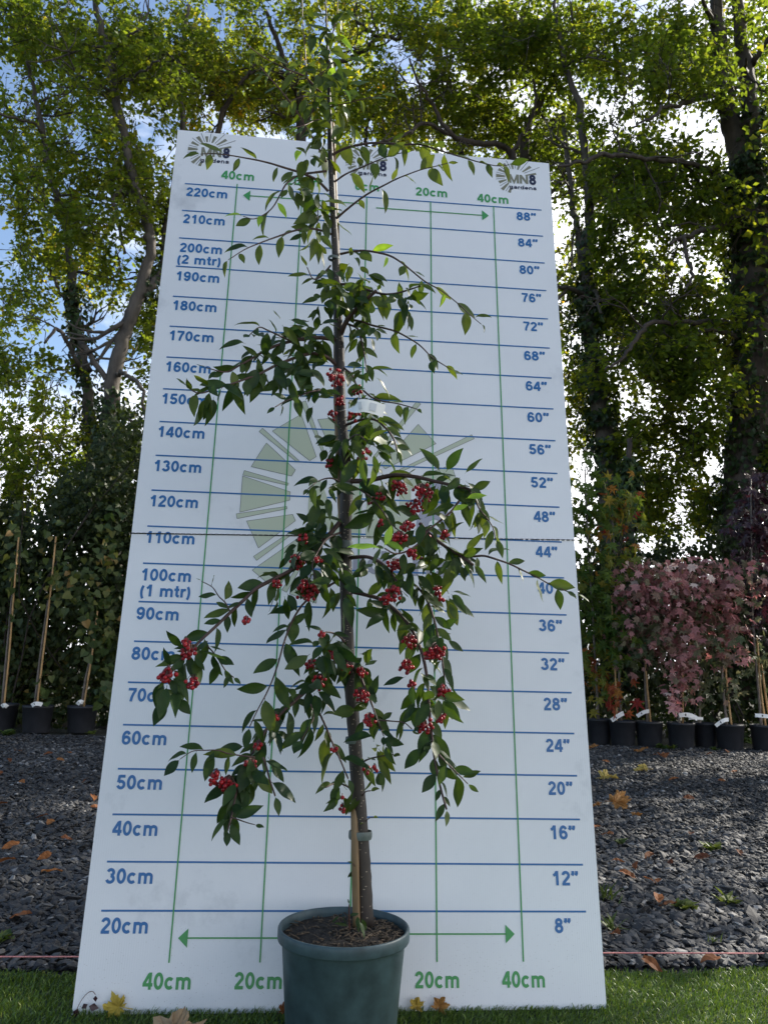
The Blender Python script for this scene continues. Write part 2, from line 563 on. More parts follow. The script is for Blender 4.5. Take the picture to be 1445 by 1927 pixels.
# slate chippings
ico = []
g_ = (1 + 5 ** .5) / 2
for s1 in (-1, 1):
    for s2 in (-g_, g_):
        ico += [(0, s1, s2), (s1, s2, 0), (s2, 0, s1)]
ico = unit(np.array(ico))
from itertools import combinations
IF = []
for a, b, c in combinations(range(12), 3):
    if max(np.linalg.norm(ico[a] - ico[b]), np.linalg.norm(ico[b] - ico[c]), np.linalg.norm(ico[a] - ico[c])) < 1.1:
        IF.append((a, b, c) if np.dot(np.cross(ico[b] - ico[a], ico[c] - ico[a]), ico[a]) > 0 else (a, c, b))
IF = np.array(IF)
def stones(n, x0, x1, y0, y1, smin, smax):
    pos = np.stack([rng.uniform(x0, x1, n), y0 + (y1 - y0) * rng.random(n), np.zeros(n)], 1)
    sz = smin + (smax - smin) * rng.random(n) ** 2.2
    ax = np.stack([sz * rng.uniform(.6, 1.0, n), sz * rng.uniform(.4, .85, n), sz * rng.uniform(.16, .42, n)], 1)
    V = ico[None] * ax[:, None, :] * rng.uniform(.72, 1.2, (n, 12, 1))
    # tilt and turn
    a = rng.random(n) * 2 * PI; ti = rng.normal(0, .32, n); tj = rng.normal(0, .32, n)
    ca, sa = np.cos(a), np.sin(a)
    x = V[:, :, 0] * ca[:, None] - V[:, :, 1] * sa[:, None]; y = V[:, :, 0] * sa[:, None] + V[:, :, 1] * ca[:, None]
    z = V[:, :, 2] + x * np.sin(ti)[:, None] + y * np.sin(tj)[:, None]
    W = np.stack([x, y, z], 2) + pos[:, None, :]
    W[:, :, 2] += (ax[:, 2] * .35 + rng.random(n) * .008)[:, None]
    F = IF[None] + (np.arange(n) * 12)[:, None, None]
    tone = np.clip(rng.normal(.5, .2, n) + .22 * noise3(pos, 1.6), 0, .97)
    tone[rng.random(n) < .012] = 1
    return W.reshape(-1, 3), F.reshape(-1, 3), np.repeat(tone, 12)
SV, SF, ST = [], [], []; off = 0
for args in ((44000, -1.7, 1.9, LAWN_Y + .02, 1.5, .005, .027), (42000, -2.4, 2.8, 1.5, 3.2, .006, .027),
             (52000, -3.8, 4.4, 3.2, BACK_Y - .05, .008, .028), (500, -1.7, 1.9, LAWN_Y + .02, 1.0, .025, .05)):
    v, f, t_ = stones(*args)
    SV.append(v); SF.append(f + off); ST.append(t_); off += len(v)
props(build('gravel', np.concatenate(SV), np.concatenate(SF), M['slate'], tone=np.concatenate(ST), smooth=False),
      'dark grey slate chippings covering the yard behind the board', 'gravel', kind='stuff')

# artificial grass blades
def blades(n, x0, x1, y0, y1):
    x = rng.uniform(x0, x1, n); y = rng.uniform(y0, y1, n)
    e = np.array([LAWN_Y + LAWN_EDGE(a) for a in x])
    k = y < e - .004
    x, y = x[k], y[k]; n = len(x)
    a = rng.normal(-.6, 1.2, n)
    lean = rng.uniform(.15, 1.0, n)
    L = rng.uniform(.009, .021, n); w = rng.uniform(.0008, .0014, n)
    d = np.stack([np.cos(a) * lean, np.sin(a) * lean, np.ones(n)], 1); d = unit(d)
    s = np.stack([-np.sin(a), np.cos(a), 0 * a], 1) * w[:, None]
    b = np.stack([x, y, np.full(n, .001)], 1)
    mid = b + d * (L * .55)[:, None]
    d2 = unit(d + np.stack([np.cos(a), np.sin(a), -.5 + 0 * a], 1) * .6)
    top = mid + d2 * (L * .5)[:, None]
    V = np.stack([b - s, b + s, mid + s * .8, mid - s * .8, top], 1).reshape(-1, 3)
    i = np.arange(n)[:, None] * 5
    F = np.concatenate([i + np.array([[0, 1, 2]]), i + np.array([[0, 2, 3]]), i + np.array([[3, 2, 4]])])
    tone = np.clip(rng.normal(.45, .2, n), 0, .95); tone[rng.random(n) < .03] = 1
    return V, F, np.repeat(tone, 5)
gv, gf, gt = [], [], []; off = 0
for args in ((90000, -1.35, 1.35, -.45, LAWN_Y + .02), (26000, -2.4, 2.4, -1.1, LAWN_Y + .02)):
    v, f, t_ = blades(*args); gv.append(v); gf.append(f + off); gt.append(t_); off += len(v)
props(build('artificial_grass', np.concatenate(gv), np.concatenate(gf), M['turf'], tone=np.concatenate(gt)),
      'short green artificial grass along the foot of the board', 'grass', kind='stuff')

# taut pink string along the edge of the lawn
sy = LAWN_Y + .03
t = np.linspace(-3.2, 3.4, 60)
v, f = tube(np.stack([t, sy + .004 * np.sin(t * 2), .030 + .002 * np.sin(t * 3)], 1), .0018, 5)
props(build('string', v, f, M['string']), 'thin pink string stretched along the edge of the grass', 'string')

# ------------------------------------------------------------------ measuring board
TH = math.radians(9.5)
BU = np.array([0, math.sin(TH), math.cos(TH)])
BN = np.array([0, -math.cos(TH), math.sin(TH)])
def B(x, s, off=0.0):
    return np.array([x, 0, 0]) + BU * s + BN * off
board = empty('measuring_board', (0, 0, 0), 'tall white hinged measuring board printed with centimetres and inches', 'measuring board')
def slab(name, c, th=.005):
    # c: bl, br, tr, tl in board coordinates; edges slightly bowed
    n = 10
    pts = []
    for (a, b) in zip(c, c[1:] + c[:1]):
        for i in range(n): pts.append((a[0] + (b[0] - a[0]) * i / n, a[1] + (b[1] - a[1]) * i / n))
    k = len(pts)
    V = [B(x, s, 0) for x, s in pts] + [B(x, s, -th) for x, s in pts]
    F = [tuple(range(k)), tuple(range(2 * k - 1, k - 1, -1))]
    for i in range(k):
        j = (i + 1) % k
        F.append((i, i + k, j + k, j))
    return build(name, V, F, M['board'], board, smooth=False)
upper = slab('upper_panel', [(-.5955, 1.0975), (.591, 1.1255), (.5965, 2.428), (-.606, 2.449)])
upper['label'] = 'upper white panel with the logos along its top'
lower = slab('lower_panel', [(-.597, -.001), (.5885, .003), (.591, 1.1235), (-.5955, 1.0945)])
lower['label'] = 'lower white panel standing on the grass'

OFF = .0009
class Ink:
    """flat printing in board coordinates"""
    def __init__(s): s.v = []; s.f = []; s.n = 0; s.k = 0
    def poly(s, pts, off=OFF):
        s.v += [B(x, y, off) for x, y in pts]
        # keep the face turned to the front
        ar = sum(pts[i][0] * pts[(i + 1) % len(pts)][1] - pts[(i + 1) % len(pts)][0] * pts[i][1] for i in range(len(pts)))
        idx = list(range(s.n, s.n + len(pts)))
        s.f.append(tuple(idx if ar > 0 else idx[::-1])); s.n += len(pts)
    def line(s, a, b, w, off=OFF):
        a = np.array(a); b = np.array(b); d = (b - a) / np.linalg.norm(b - a); q = np.array([-d[1], d[0]]) * w / 2
        s.poly([tuple(a - q), tuple(b - q), tuple(b + q), tuple(a + q)], off)
    def stroke(s, pts, w, closed=False, off=OFF):
        p = np.array(pts, float); n = len(p)
        nor = []
        for i in range(n):
            a = p[(i - 1) % n] if (closed or i > 0) else None
            c = p[(i + 1) % n] if (closed or i < n - 1) else None
            d1 = unit(p[i] - a) if a is not None else unit(c - p[i])
            d2 = unit(c - p[i]) if c is not None else d1
            n1 = np.array([-d1[1], d1[0]]); n2 = np.array([-d2[1], d2[0]])
            mm = n1 + n2; mm = mm / max(1e-6, np.linalg.norm(mm))
            nor.append(mm / max(.55, float(np.dot(mm, n1))))
        nor = np.array(nor)
        Lp, Rp = p + nor * w / 2, p - nor * w / 2
        for i in range(n if closed else n - 1):
            j = (i + 1) % n
            s.poly([tuple(Rp[i]), tuple(Rp[j]), tuple(Lp[j]), tuple(Lp[i])], off)
    def make(s, name, mat, parent):
        if s.n: return build(name, s.v, s.f, mat, parent, smooth=False)

def arc(cx, cy, rx, ry, a0, a1, n=14):
    return [(cx + rx * math.cos(math.radians(a0 + (a1 - a0) * i / n)), cy + ry * math.sin(math.radians(a0 + (a1 - a0) * i / n))) for i in range(n + 1)]
def ring(cx, cy, rx, ry, n=24):
    return arc(cx, cy, rx, ry, 0, 360, n)[:-1]
O_, C_ = False, True
GL = {
 '0': (.556, [(ring(.278, .36, .172, .29), C_)]),
 '1': (.556, [([(.12, .49), (.23, .55), (.315, .68)], O_), ([(.335, 0), (.335, .72)], O_)]),
 '2': (.556, [(arc(.272, .495, .165, .160, 172, -25) + [(.30, .30), (.13, .12)], O_), ([(.055, .066), (.495, .066)], O_)]),
 '3': (.556, [(arc(.262, .520, .150, .132, 165, -88), O_), (arc(.262, .218, .176, .150, 86, -168), O_)]),
 '4': (.556, [([(.345, .66), (.085, .225)], O_), ([(.03, .205), (.535, .205)], O_), ([(.395, 0), (.395, .72)], O_)]),
 '5': (.556, [([(.480, .652), (.175, .652)], O_), ([(.178, .70), (.118, .345)], O_), (arc(.275, .232, .172, .165, 140, -165), O_)]),
 '6': (.556, [(ring(.285, .232, .168, .165), C_), (arc(.290, .36, .180, .292, 190, 35), O_)]),
 '7': (.556, [([(.045, .652), (.505, .652)], O_), ([(.46, .62), (.34, .42), (.255, .20), (.225, 0)], O_)]),
 '8': (.556, [(ring(.278, .530, .146, .122), C_), (ring(.278, .218, .174, .150), C_)]),
 '9': (.556, [(ring(.271, .488, .168, .165), C_), (arc(.266, .36, .180, .292, 10, -145), O_)]),
 'c': (.556, [(arc(.285, .262, .180, .195, 42, 318, 18), O_)]),
 'm': (.889, [([(.135, 0), (.135, .52)], O_), (arc(.2875, .33, .1550, .125, 165, 0, 10) + [(.4425, 0)], O_), (arc(.600, .33, .1550, .125, 165, 0, 10) + [(.755, 0)], O_)]),
 't': (.333, [([(.17, .68), (.17, .15), (.21, .075), (.315, .06)], O_), ([(.02, .455), (.31, .455)], O_)]),
 'r': (.389, [([(.135, 0), (.135, .52)], O_), ([(.135, .30), (.185, .41), (.27, .455), (.37, .44)], O_)]),
 '(': (.333, [(arc(.42, .26, .27, .50, 130, 230), O_)]),
 ')': (.333, [(arc(-.09, .26, .27, .50, 50, -50), O_)]),
 '"': (.50, [([(.135, .72), (.135, .60), (.075, .50)], O_), ([(.345, .72), (.345, .60), (.285, .50)], O_)]),
 'g': (.611, [(ring(.272, .265, .172, .19), C_), ([(.465, .52), (.465, -.02)] + arc(.275, -.02, .19, .125, 0, -160, 10), O_)]),
 'a': (.556, [(arc(.285, .165, .185, .10, 60, 320, 14), O_), ([(.10, .39)] + arc(.275, .345, .16, .115, 150, 0, 10) + [(.435, .10), (.465, 0)], O_)]),
 'd': (.611, [(ring(.272, .262, .172, .195), C_), ([(.475, 0), (.475, .72)], O_)]),
 'e': (.556, [([(.10, .255), (.455, .255)] + arc(.275, .262, .180, .195, 0, 315, 20), O_)]),
 'n': (.611, [([(.135, 0), (.135, .52)], O_), (arc(.305, .31, .165, .145, 165, 0, 10) + [(.47, 0)], O_)]),
 's': (.556, [([(.455, .375), (.40, .44), (.275, .465), (.155, .43), (.135, .36), (.19, .305), (.37, .245), (.435, .19), (.425, .11), (.36, .07), (.26, .06), (.13, .085), (.075, .16)], O_)]),
 'M': (.833, [([(.115, 0), (.115, .72)], O_), ([(.72, 0), (.72, .72)], O_), ([(.13, .70), (.4175, .06), (.705, .70)], O_)]),
 'N': (.722, [([(.12, 0), (.12, .72)], O_), ([(.60, 0), (.60, .72)], O_), ([(.135, .68), (.585, .05)], O_)]),
 ' ': (.30, []),
}
def text(ink, body, x0, x1, base, cap, w=.148, off=OFF):
    """bold lettering from x0 to x1 standing on base with capital height cap"""
    adv = sum(GL[c][0] for c in body)
    lo, hi = 1e9, -1e9; x = 0
    for c in body:
        for st, cl in GL[c][1]:
            for p in st: lo = min(lo, x + p[0]); hi = max(hi, x + p[0])
        x += GL[c][0]
    lo -= w / 2; hi += w / 2
    sx = (x1 - x0) / (hi - lo); sy_ = cap / .72
    x = 0; k = 0
    for c in body:
        for st, cl in GL[c][1]:
            # widen the stroke in glyph space, then scale
            tmp = Ink.__new__(Ink); tmp.v = []; tmp.f = []; tmp.n = 0
            sub = []
            class _C: pass
            pts = [(p[0] + x, p[1]) for p in st]
            q = np.array(pts, float)
            holder = []
            def poly(pp, o_): holder.append(pp)
            tmp.poly = poly
            Ink.stroke(tmp, q, w * (1.12 if c == '"' else 1), cl, 0)
            for pp in holder:
                ink.poly([(x0 + (a - lo) * sx, base + b * sy_) for a, b in pp], off + .00006 * (k % 4))
            k += 1
        x += GL[c][0]

blueU, blueL, greenU, greenL = Ink(), Ink(), Ink(), Ink()
for k in range(21):
    inch = 88 - 4 * k
    s = inch * .0254
    ink = blueU if inch >= 44 else blueL
    xl = -.5646 + .0075 * min(k, 8) / 8 - (.003 if k > 14 else 0)
    ink.line((xl, s + .004 - .004 * k / 20 if k < 4 else s), (.5605 - .0055 * min(k, 10) / 10, s), .0042)
    text(ink, '%d"' % inch, .478, .541 if inch > 8 else .516, s - .0455, .0315)
    cm = 220 - 10 * k
    sc_l = s - .0462
    wide = .127 if cm >= 100 else .1055
    text(blueU if (cm > 110) else blueL, '%dcm' % cm, -.559, -.559 + wide, sc_l + (.004 if k < 2 else 0), .0325)
    if cm == 200: text(blueU, '(2 mtr)', -.560, -.433, sc_l - .0415, .0315)
    if cm == 100: text(blueL, '(1 mtr)', -.556, -.430, sc_l - .0415, .0315)
for gx in (-.4, -.2, 0, .2, .4):
    tx = gx * 1.012
    hinge = 1.096 + (gx + .6) * .0237
    mid = gx + (tx - gx) * (hinge - .1) / 2.14
    greenL.line((gx, .099), (mid, hinge), .0034, OFF + .0003)
    greenU.line((mid, hinge + .002), (tx, 2.236 + (.016 if gx < 0 else 0)), .0034, OFF + .0003)
def arrow(ink, xt, xb, s, w=.0034):
    d = 1 if xt > xb else -1
    ink.line((xb, s), (xt - d * .018, s), w, OFF + .00045)
    ink.poly([(xt, s), (xt - d * .0215, s + .0195), (xt - d * .0215, s - .0195)], OFF + .00045)
arrow(greenL, -.385, -.06, .148); arrow(greenL, .382, .06, .156)
arrow(greenU, -.384, -.015, 2.210); arrow(greenU, .388, .03, 2.198)
for (x0, x1, tx) in ((-.456, -.349, '40cm'), (-.256, -.149, '20cm'), (-.038, .038, '0cm'), (.147, .250, '20cm'), (.346, .448, '40cm')):
    text(greenL, tx, x0, x1, .0465, .0335)
for (x0, x1, tx, b_) in ((-.459, -.355, '40cm', 2.268), (-.255, -.152, '20cm', 2.264), (-.038, .038, '0cm', 2.262), (.153, .256, '20cm', 2.258), (.350, .454, '40cm', 2.250)):
    text(greenU, tx, x0, x1, b_, .0325)
blueU.make('blue_lettering', M['blue_ink'], upper); blueL.make('blue_lettering', M['blue_ink'], lower)
greenU.make('green_lettering', M['green_ink'], upper); greenL.make('green_lettering', M['green_ink'], lower)

THICK = [(15, .16, .325, 5.5), (41, .15, .315, 7), (71, .14, .265, 9), (99, .14, .245, 8.5), (126, .14, .275, 10), (153, .15, .262, 9), (180, .14, .275, 11), (206, .14, .262, 9), (231, .15, .31, 8), (252, .20, .30, 7)]
THIN = [(29, .16, .42), (55, .15, .37), (86, .15, .30), (112, .15, .31), (140, .16, .30), (167, .15, .275), (193, .15, .285), (219, .15, .285), (242, .17, .30)]
def logo(cx, cs, k, rays, outline, letters, eight, word, lw, big=False):
    for a, r0, r1, h in THICK:
        if not big: h *= .60
        A0, A1 = math.radians(a - h), math.radians(a + h)
        I0, I1 = math.radians(a - h * .45), math.radians(a + h * .45)
        if not big: I0, I1 = math.radians(a - h * .8), math.radians(a + h * .8)
        pts = [(cx + k * r0 * math.cos(I0), cs + k * r0 * math.sin(I0)), (cx + k * r1 * math.cos(A0), cs + k * r1 * math.sin(A0)),
               (cx + k * r1 * math.cos(A1), cs + k * r1 * math.sin(A1)), (cx + k * r0 * math.cos(I1), cs + k * r0 * math.sin(I1))]
        rays.poly(pts, OFF * .6)
        if big:
            for p, q in zip(pts, pts[1:] + pts[:1]): outline.line(p, q, lw, OFF * .8)
    for a, r0, r1 in THIN:
        a = math.radians(a); q = np.array([-math.sin(a), math.cos(a)])
        p0 = np.array([cx + k * r0 * math.cos(a), cs + k * r0 * math.sin(a)]); p1 = np.array([cx + k * r1 * math.cos(a), cs + k * r1 * math.sin(a)])
        if big:
            pts = [tuple(p0 - q * .0035), tuple(p1 - q * .007), tuple(p1 + q * .007), tuple(p0 + q * .0035)]
            rays.poly(pts, OFF * .6)
            for u, v_ in zip(pts, pts[1:] + pts[:1]): outline.line(u, v_, lw, OFF * .8)
        else:
            outline.line(tuple(p0), tuple(p1), .0017, OFF * .8)
    text(letters, 'MN', cx - .089 * k, cx + .19 * k, cs - .112 * k, .155 * k, w=.17, off=OFF * .9)
    text(eight, '8', cx + .205 * k, cx + .305 * k, cs - .118 * k, .172 * k, w=.175, off=OFF * .9)
    text(word, 'gardens', cx - .088 * k, cx + .305 * k, cs - .212 * k, .066 * k, w=.135, off=OFF * .9)
def logo_part(parent, args, mats, label):
    inks = [Ink() for _ in range(5)]
    logo(*args[:3], *inks, *args[3:])
    V, F, mi = [], [], []
    for k_, ik in enumerate(inks):
        F += [tuple(a + len(V) for a in f) for f in ik.f]; mi += [k_] * len(ik.f); V += ik.v
    o = build('logo', V, F, None, parent, smooth=False, mats=[M[q] for q in mats], midx=mi)
    o['label'] = label
SMALL = ['olive_ink', 'line_ink', 'olive_ink', 'navy_ink', 'navy_ink']
logo_part(upper, (-.5055, 2.3765, 1 / 4.4, .001), SMALL, 'small printed sunburst logo at the top left corner')
logo_part(upper, (-.008, 2.372, 1 / 4.4, .001), SMALL, 'small printed sunburst logo at the top centre')
logo_part(upper, (.4795, 2.361, 1 / 4.4, .001), SMALL, 'small printed sunburst logo at the top right corner')
logo_part(upper, (-.05, 1.219, 1.0, .0012, True), ['pale_ink', 'line_ink', 'pale_ink', 'grey_ink', 'grey_ink'], 'large pale sunburst logo across the fold')
# twisted cord laced along the fold
n = 260
tt = np.linspace(0, 1, n)
cordV, cordF = [], []
mbc = MB()
for ph in (0, PI):
    pth = np.array([B(-.598 + 1.191 * a, 1.0960 + .0285 * a + .0011 * math.sin(a * 260 + ph), .002 + .0011 * math.cos(a * 260 + ph)) for a in tt])
    v, f = tube(pth, .0008, 4)
    mbc.add(v, f)
mbc.make('hinge_cord', M['cord'], board)

# ------------------------------------------------------------------ trees behind
def spray_crown(name, parent, clumps, tpl, mat, leaf=.085, per=15, thr=-.25, tone_mu=.4, tone_sd=.22, twig_mat=None, nfreq=.9, spray_len=(.22, .5), updir=.55, hang=.25):
    nfreq = 2.6
    pos, tip, nrm, tone = [], [], [], []
    tw = MB()
    for (px, py, Y, rx, ry, rz, ns) in clumps:
        Y = Y + .40
        c = P(px, py, Y)
        d = (Y - CAM[1])
        rxm, rym = 1.18 * rx * d / FPX, ry * d / FPX * 1.28
        ns = int(ns * .82)
        n3 = ns * 3
        u = rnd_dir(n3) * (rng.random(n3) ** (1 / 2.4))[:, None]
        q = c + u * np.array([rxm, rz, rym])
        keep = noise3(q, nfreq) > thr
        q, u = q[keep][:ns], u[keep][:ns]
        for a, uu in zip(q, u):
            d0 = unit(np.array([uu[0] * rxm, uu[1] * rz, uu[2] * rym * .5]) * .8 + rng.normal(size=3) * .55 + np.array([0, 0, -hang]))
            L = rng.uniform(*spray_len)
            s0 = a - d0 * L * .5
            base_t = np.clip(tone_mu + .22 * float(noise3(a, .6)) + rng.normal(0, .10), 0, 1)
            k = max(5, int(per * (.35 + L / .55) * rng.uniform(.7, 1.2)))
            ts = np.linspace(.1, 1, k)
            sidev = unit(np.cross(d0, [0, 0, 1.0]) + 1e-6)
            sg = np.where(np.arange(k) % 2 == 0, 1, -1)
            pp = s0 + d0 * (ts * L)[:, None] + rng.normal(0, .04, (k, 3)) + np.array([0, 0, -.10 * L]) * (ts ** 2)[:, None]
            pos.append(pp)
            tip.append(d0 * .6 + sidev * sg[:, None] * rng.uniform(.5, 1.2, (k, 1)) + rng.normal(0, .35, (k, 3)) + np.array([0, 0, -.25]))
            nrm.append(np.array([0, 0, updir]) + rng.normal(0, .45, (k, 3)))
            tone.append(np.clip(base_t + rng.normal(0, tone_sd * .5, k), 0, 1))
            if twig_mat is not None:
                e = s0 + d0 * L + np.array([0, 0, -.10 * L])
                v, f = tube([s0 - d0 * L * .35, s0 + d0 * L * .5, e], [.006, .004, .002], 3, False)
                tw.add(v, f)
    pos = np.concatenate(pos); n = len(pos)
    V, F, T = scatter(tpl, pos, np.concatenate(tip), np.concatenate(nrm), leaf * rng.uniform(.65, 1.2, n), np.concatenate(tone), .4)
    o = build(name, V, F, mat, parent, T, smooth=False)
    if twig_mat is not None and tw.n:
        tw.make('twigs', twig_mat, o)
    return o

def limb_path(pts, wig=.0, n=6):
    """pts: (px, py, Y, width in px)"""
    a = np.array([[*P(p[0], p[1], p[2]), p[3] * .5 * (p[2] - CAM[1]) / FPX] for p in pts])
    s = smooth_path(a, n)
    if wig:
        s[1:-1, :3] += rng.normal(0, wig, (len(s) - 2, 3))
    s[:, 3] = np.maximum(s[:, 3], .004)
    return s

def side_limbs(mb, path, count, length, spread=1.0, up=.2, seg=5, t0=.25):
    """bare crooked side branches and their forks"""
    for i in range(count):
        k = int(len(path) * rng.uniform(t0, .98)); k = min(k, len(path) - 2)
        p = path[k, :3].copy(); r = min(path[k, 3] * .45, .05)
        d = unit(np.array([rng.normal(), rng.normal() * .7, rng.normal() * .5 + up]))
        L = length * rng.uniform(.5, 1.2)
        stack = [(p, d, L, r, 2)]
        while stack:
            p, d, L, r, dep = stack.pop()
            nst = 7
            pts = [p]; rs = [r]
            for j in range(nst):
                d = unit(d + rng.normal(0, .22, 3) + np.array([0, 0, .03]))
                p = p + d * L / nst
                pts.append(p); rs.append(r * (1 - .75 * (j + 1) / nst) + .002)
                if dep and j in (2, 4):
                    stack.append((p, unit(d + rng.normal(0, .75, 3)), L * .6, rs[-1] * .8, dep - 1))
            v, f = tube(pts, rs, seg, False)
            mb.add(v, f)

def ivy_on(parent, path, i0, i1, n, leaf=.075, spread=.10, bulge=1.0):
    m_ = len(path)
    k = rng.uniform(i0 * (m_ - 1), i1 * (m_ - 1), n)
    a = np.floor(k).astype(int); a = np.minimum(a, m_ - 2); fr = (k - a)[:, None]
    p = path[a] * (1 - fr) + path[a + 1] * fr
    T = unit(path[a + 1, :3] - path[a, :3])
    r = rnd_dir(n); r = unit(r - T * (r * T).sum(1, keepdims=True))
    lump = .5 + .5 * noise3(p[:, :3] + r * .3, 1.6)
    pos = p[:, :3] + r * (p[:, 3:4] + spread * bulge * (rng.random((n, 1)) ** 1.3) * (0.35 + lump[:, None]))
    tip = np.array([0, 0, -.8]) + r * .35 + rng.normal(0, .35, (n, 3))
    nrm = r + np.array([0, 0, .5]) + rng.normal(0, .3, (n, 3))
    V, F, Tn = scatter(HEART, pos, tip, nrm, leaf * rng.uniform(.6, 1.2, n), np.clip(rng.normal(.45, .25, n), 0, 1), .3)
    return build('ivy', V, F, M['ivy'], parent, Tn, smooth=False)

def tree(label, limbs, clumps, base, bark='bark', ivy=(), side=None, group='trees behind the yard', tone_mu=.42, thr=-.06, leaf=.086, name='tree', per=17):
    root = empty(name, base, label, 'tree', group)
    for i, L in enumerate(limbs):
        pth = limb_path(L, .012)
        mb = MB()
        v, f = tube(pth[:, :3], pth[:, 3], 12 if i == 0 else 8, True, .12)
        mb.add(v, f)
        if side and i in side:
            side_limbs(mb, pth, *side[i])
        o = mb.make('trunk' if i == 0 else 'branch', M[bark], root)
        for (j, i0, i1, n, sp) in ivy:
            if j == i: ivy_on(o, pth, i0, i1, n, spread=sp)
    if clumps:
        spray_crown('crown', root, clumps, DIAMOND, M['tree_leaf'], leaf, per, thr, tone_mu, twig_mat=M['twig'])
    return root

def gb(px, py, Y):
    p = P(px, py, Y); p[2] = 0
    return tuple(p)
def down(px, Y, w, py=1290):       # limb start at the ground below a pixel column
    return (px, py, Y, w)

YB = BACK_Y
# slender ivy-covered tree on the left
Y1 = YB + 3.0
tree('slender leaning tree with an ivy-covered lower trunk, leftmost in the photo',
     [[(186, 1290, Y1, 26), (184, 1000, Y1, 24), (178, 900, Y1, 23), (167, 760, Y1, 21), (152, 650, Y1, 18), (141, 590, Y1, 17), (136, 520, Y1, 15), (127, 440, Y1, 14), (110, 380, Y1, 13), (92, 310, Y1, 12), (80, 240, Y1, 11), (62, 165, Y1, 9), (45, 60, Y1, 6)],
      [(165, 720, Y1, 12), (150, 690, Y1 - .2, 9), (125, 640, Y1 - .4, 8), (105, 620, Y1 - .5, 7), (85, 645, Y1 - .6, 5)],
      [(135, 575, Y1, 8), (112, 545, Y1 + .1, 6), (95, 510, Y1 + .2, 5), (60, 480, Y1, 4)],
      [(84, 255, Y1, 7), (60, 230, Y1 - .2, 6), (25, 222, Y1 - .4, 6), (-30, 210, Y1 - .5, 5)]],
     [(60, 120, Y1, 95, 110, 1.3, 250), (40, 280, Y1, 85, 90, 1.2, 170), (85, 420, Y1 - .3, 110, 70, 1.2, 190), (40, 560, Y1 - .4, 60, 80, 1.0, 80), (140, 470, Y1, 70, 60, 1.0, 80), (60, 720, Y1 - .5, 90, 50, 1.0, 120), (120, 830, Y1 - .3, 80, 50, 1.0, 90), (20, 880, Y1 - .3, 60, 70, 1.0, 120), (50, 960, Y1 - .4, 100, 50, .9, 90), (30, 30, Y1, 90, 70, 1.2, 150)],
     gb(186, 1290, Y1), 'bark', ivy=((0, .0, .48, 1500, .20),), side={0: (9, 1.0), 1: (2, .6), 3: (2, .7)}, tone_mu=.45)
# stout forked tree left of the board
Y2 = YB + 2.4
tree('stout grey forked tree just left of the board with ivy low on its trunk',
     [[(216, 1290, Y2, 40), (214, 1000, Y2, 38), (210, 900, Y2, 35), (207, 800, Y2, 31), (214, 710, Y2, 29), (235, 625, Y2, 27), (262, 555, Y2, 25), (284, 480, Y2, 20), (279, 430, Y2, 19), (264, 380, Y2, 18), (249, 330, Y2, 17), (232, 250, Y2, 16), (214, 165, Y2, 15), (205, 100, Y2, 13), (188, 40, Y2, 12), (168, -60, Y2, 9)],
      [(268, 555, Y2, 18), (292, 530, Y2 + .1, 16), (308, 500, Y2 + .3, 15), (312, 440, Y2 + .5, 13), (330, 330, Y2 + .7, 12), (345, 235, Y2 + .8, 11), (335, 150, Y2 + .8, 10), (342, 90, Y2 + .8, 9), (356, 10, Y2 + .8, 7)],
      [(248, 362, Y2, 9), (222, 362, Y2 - .2, 8), (216, 378, Y2 - .2, 8), (224, 420, Y2 - .2, 7), (236, 478, Y2 - .1, 6)],
      [(206, 80, Y2, 9), (215, 85, Y2 - .3, 7), (240, 65, Y2 - .7, 5), (262, 58, Y2 - 1.0, 4)],
      [(216, 160, Y2, 8), (240, 150, Y2 - .3, 6), (275, 130, Y2 - .6, 5), (300, 115, Y2 - .9, 4)],
      [(213, 705, Y2, 9), (240, 705, Y2 - .3, 8), (265, 730, Y2 - .5, 7), (275, 790, Y2 - .5, 6)],
      [(218, 860, Y2 - .2, 9), (248, 830, Y2 - .4, 8), (254, 800, Y2 - .5, 7), (240, 785, Y2 - .5, 5)],
      [(172, 700, Y2 + .3, 10), (150, 640, Y2 + .1, 11), (195, 705, Y2, 11), (214, 720, Y2, 12)]],
     [(215, 60, Y2, 110, 90, 1.5, 260), (260, 190, Y2, 110, 80, 1.4, 250), (190, 270, Y2 - .3, 90, 70, 1.2, 170), (310, 130, Y2 + .6, 90, 110, 1.2, 220), (270, 390, Y2, 80, 90, 1.0, 190), (190, 480, Y2 - .2, 90, 60, 1.0, 110), (295, 600, Y2 + .4, 45, 120, .8, 150), (245, 800, Y2 + .3, 50, 90, .6, 80), (225, 930, Y2 - .4, 70, 70, .6, 110), (120, 910, Y2 - .2, 100, 45, .7, 70)],
     gb(216, 1290, Y2), 'bark', ivy=((0, .0, .24, 1300, .16), (1, .0, .45, 260, .12)), side={0: (8, 1.1), 1: (6, .9)}, tone_mu=.43)
